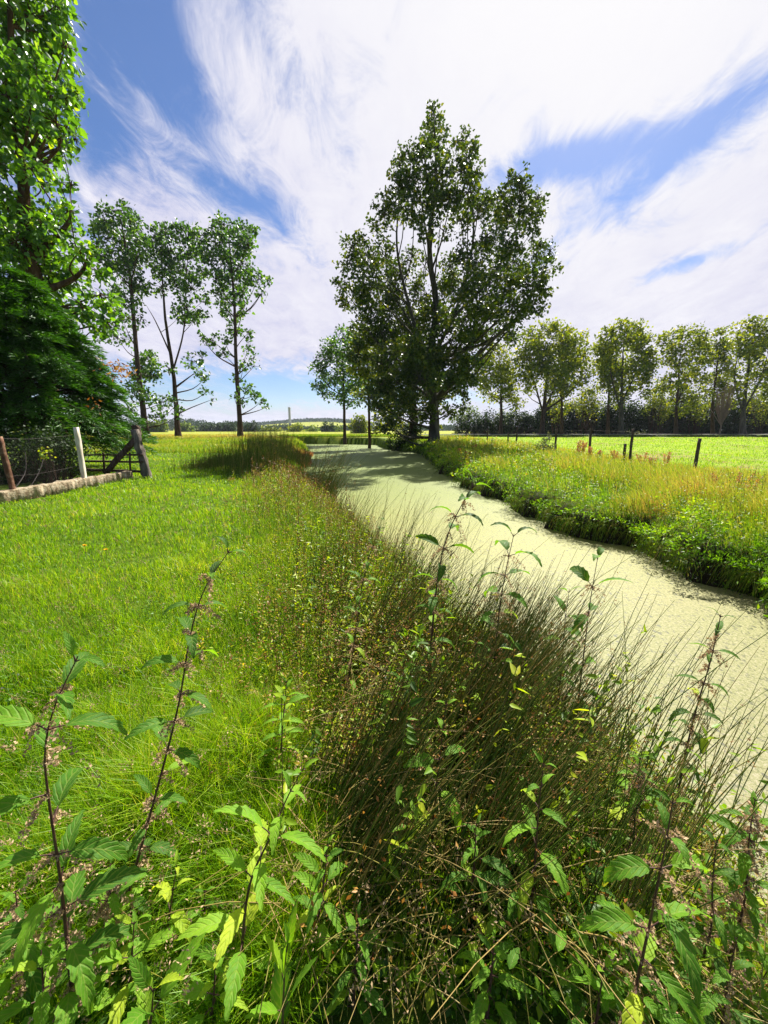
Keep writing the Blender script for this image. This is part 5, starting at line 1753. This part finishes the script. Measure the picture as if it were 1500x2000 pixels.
gaps = [gap(300, 90, -.9, .24, .10, .50), gap(175, 190, 1.2, .20, .07, .40), gap(500, 30, -.8, .20, .05, .26), gap(700, 150, 1.3, .25, .05, .10),
        gap(1110, 310, .03, .16, .036, .58), gap(1400, 245, .42, .26, .050, .50), gap(1340, 515, .25, .10, .020, .46), gap(430, 380, -.1, .12, .03, .22), gap(560, 450, -.5, .12, .05, .20),
        gap(540, 760, 0, .50, .062, .62), gap(20, 560, 1.3, .3, .12, .25), gap(1200, 480, .2, .14, .02, .10)]
tot = gaps[0]
for g in gaps[1:]:
    tot = math_n(nt, 'ADD', tot, g)
back = math_n(nt, 'MULTIPLY', math_n(nt, 'MULTIPLY_ADD', sep.outputs[1], -1.6, .25, clamp=True), .75)   # clearer sky behind the camera
tot = math_n(nt, 'ADD', tot, back)
cov = math_n(nt, 'SUBTRACT', math_n(nt, 'MULTIPLY_ADD', tex, 2.2, -.12), tot)
mask = nt.nodes.new('ShaderNodeMapRange')
mask.interpolation_type = 'SMOOTHSTEP'
mask.inputs[1].default_value = .38
mask.inputs[2].default_value = .86
nt.links.new(cov, mask.inputs[0])
sunny = math_n(nt, 'POWER', math_n(nt, 'MAXIMUM', vdot(dirv, sd_), 0.0), 5.0)
thick = math_n(nt, 'MULTIPLY_ADD', tex, 3.2, -1.1, clamp=True)
cloud = mixc(nt, thick, (4.1, 4.1, 6.0), (7.0, 6.9, 7.5))
cloud = mixc(nt, sunny, cloud, (7.5, 7.4, 7.5))
skyc = mixc(nt, 1.0, sky.outputs[0], (.86, .92, 1.10), 'MULTIPLY')
hs = nt.nodes.new('ShaderNodeHueSaturation')
hs.inputs['Saturation'].default_value = 1.15
hs.inputs['Value'].default_value = .86
nt.links.new(skyc, hs.inputs['Color'])
final = mixc(nt, math_n(nt, 'MULTIPLY_ADD', mask.outputs[0], .95, .05), hs.outputs[0], cloud)
nt.links.new(final, bg.inputs[0])
nt.links.new(bg.outputs[0], out.inputs[0])

# ------------------------------------------------------------------ the air
hm, hnt, hout = new_mat('air')
pv = hnt.nodes.new('ShaderNodeVolumePrincipled')
pv.inputs['Color'].default_value = (.80, .88, 1.0, 1)
pv.inputs['Density'].default_value = .00014
pv.inputs['Anisotropy'].default_value = 0
hnt.links.new(pv.outputs[0], hout.inputs['Volume'])
hb = np.array([(x_, y_, z_) for x_ in (-3600, 3600) for y_ in (-950, 4600) for z_ in (-4.0, 60.0)])
ha = Acc()
ha.add(hb, [(0, 1, 3), (0, 3, 2), (4, 6, 7), (4, 7, 5), (0, 4, 5), (0, 5, 1), (2, 3, 7), (2, 7, 6), (0, 2, 6), (0, 6, 4), (1, 5, 7), (1, 7, 3)])
tag(ha.build('haze', hm, smooth=False), kind='stuff')

# ------------------------------------------------------------------ camera and view
cam = bpy.data.cameras.new('camera')
cam.sensor_fit = 'VERTICAL'
cam.sensor_height = 36
cam.sensor_width = 27
cam.lens = 36 * F / 2000
cam.clip_start = .05
cam.clip_end = 9000
co = bpy.data.objects.new('camera', cam)
co.location = CAM
co.rotation_euler = (R(90) - TILT, 0, 0)
col.objects.link(co)
scene.camera = co
scene.view_settings.view_transform = 'Standard'
scene.view_settings.look = 'None'
scene.view_settings.exposure = 1.35
scene.view_settings.gamma = 1
scene.render.engine = 'CYCLES'
scene.cycles.max_bounces = 6
scene.cycles.transmission_bounces = 4
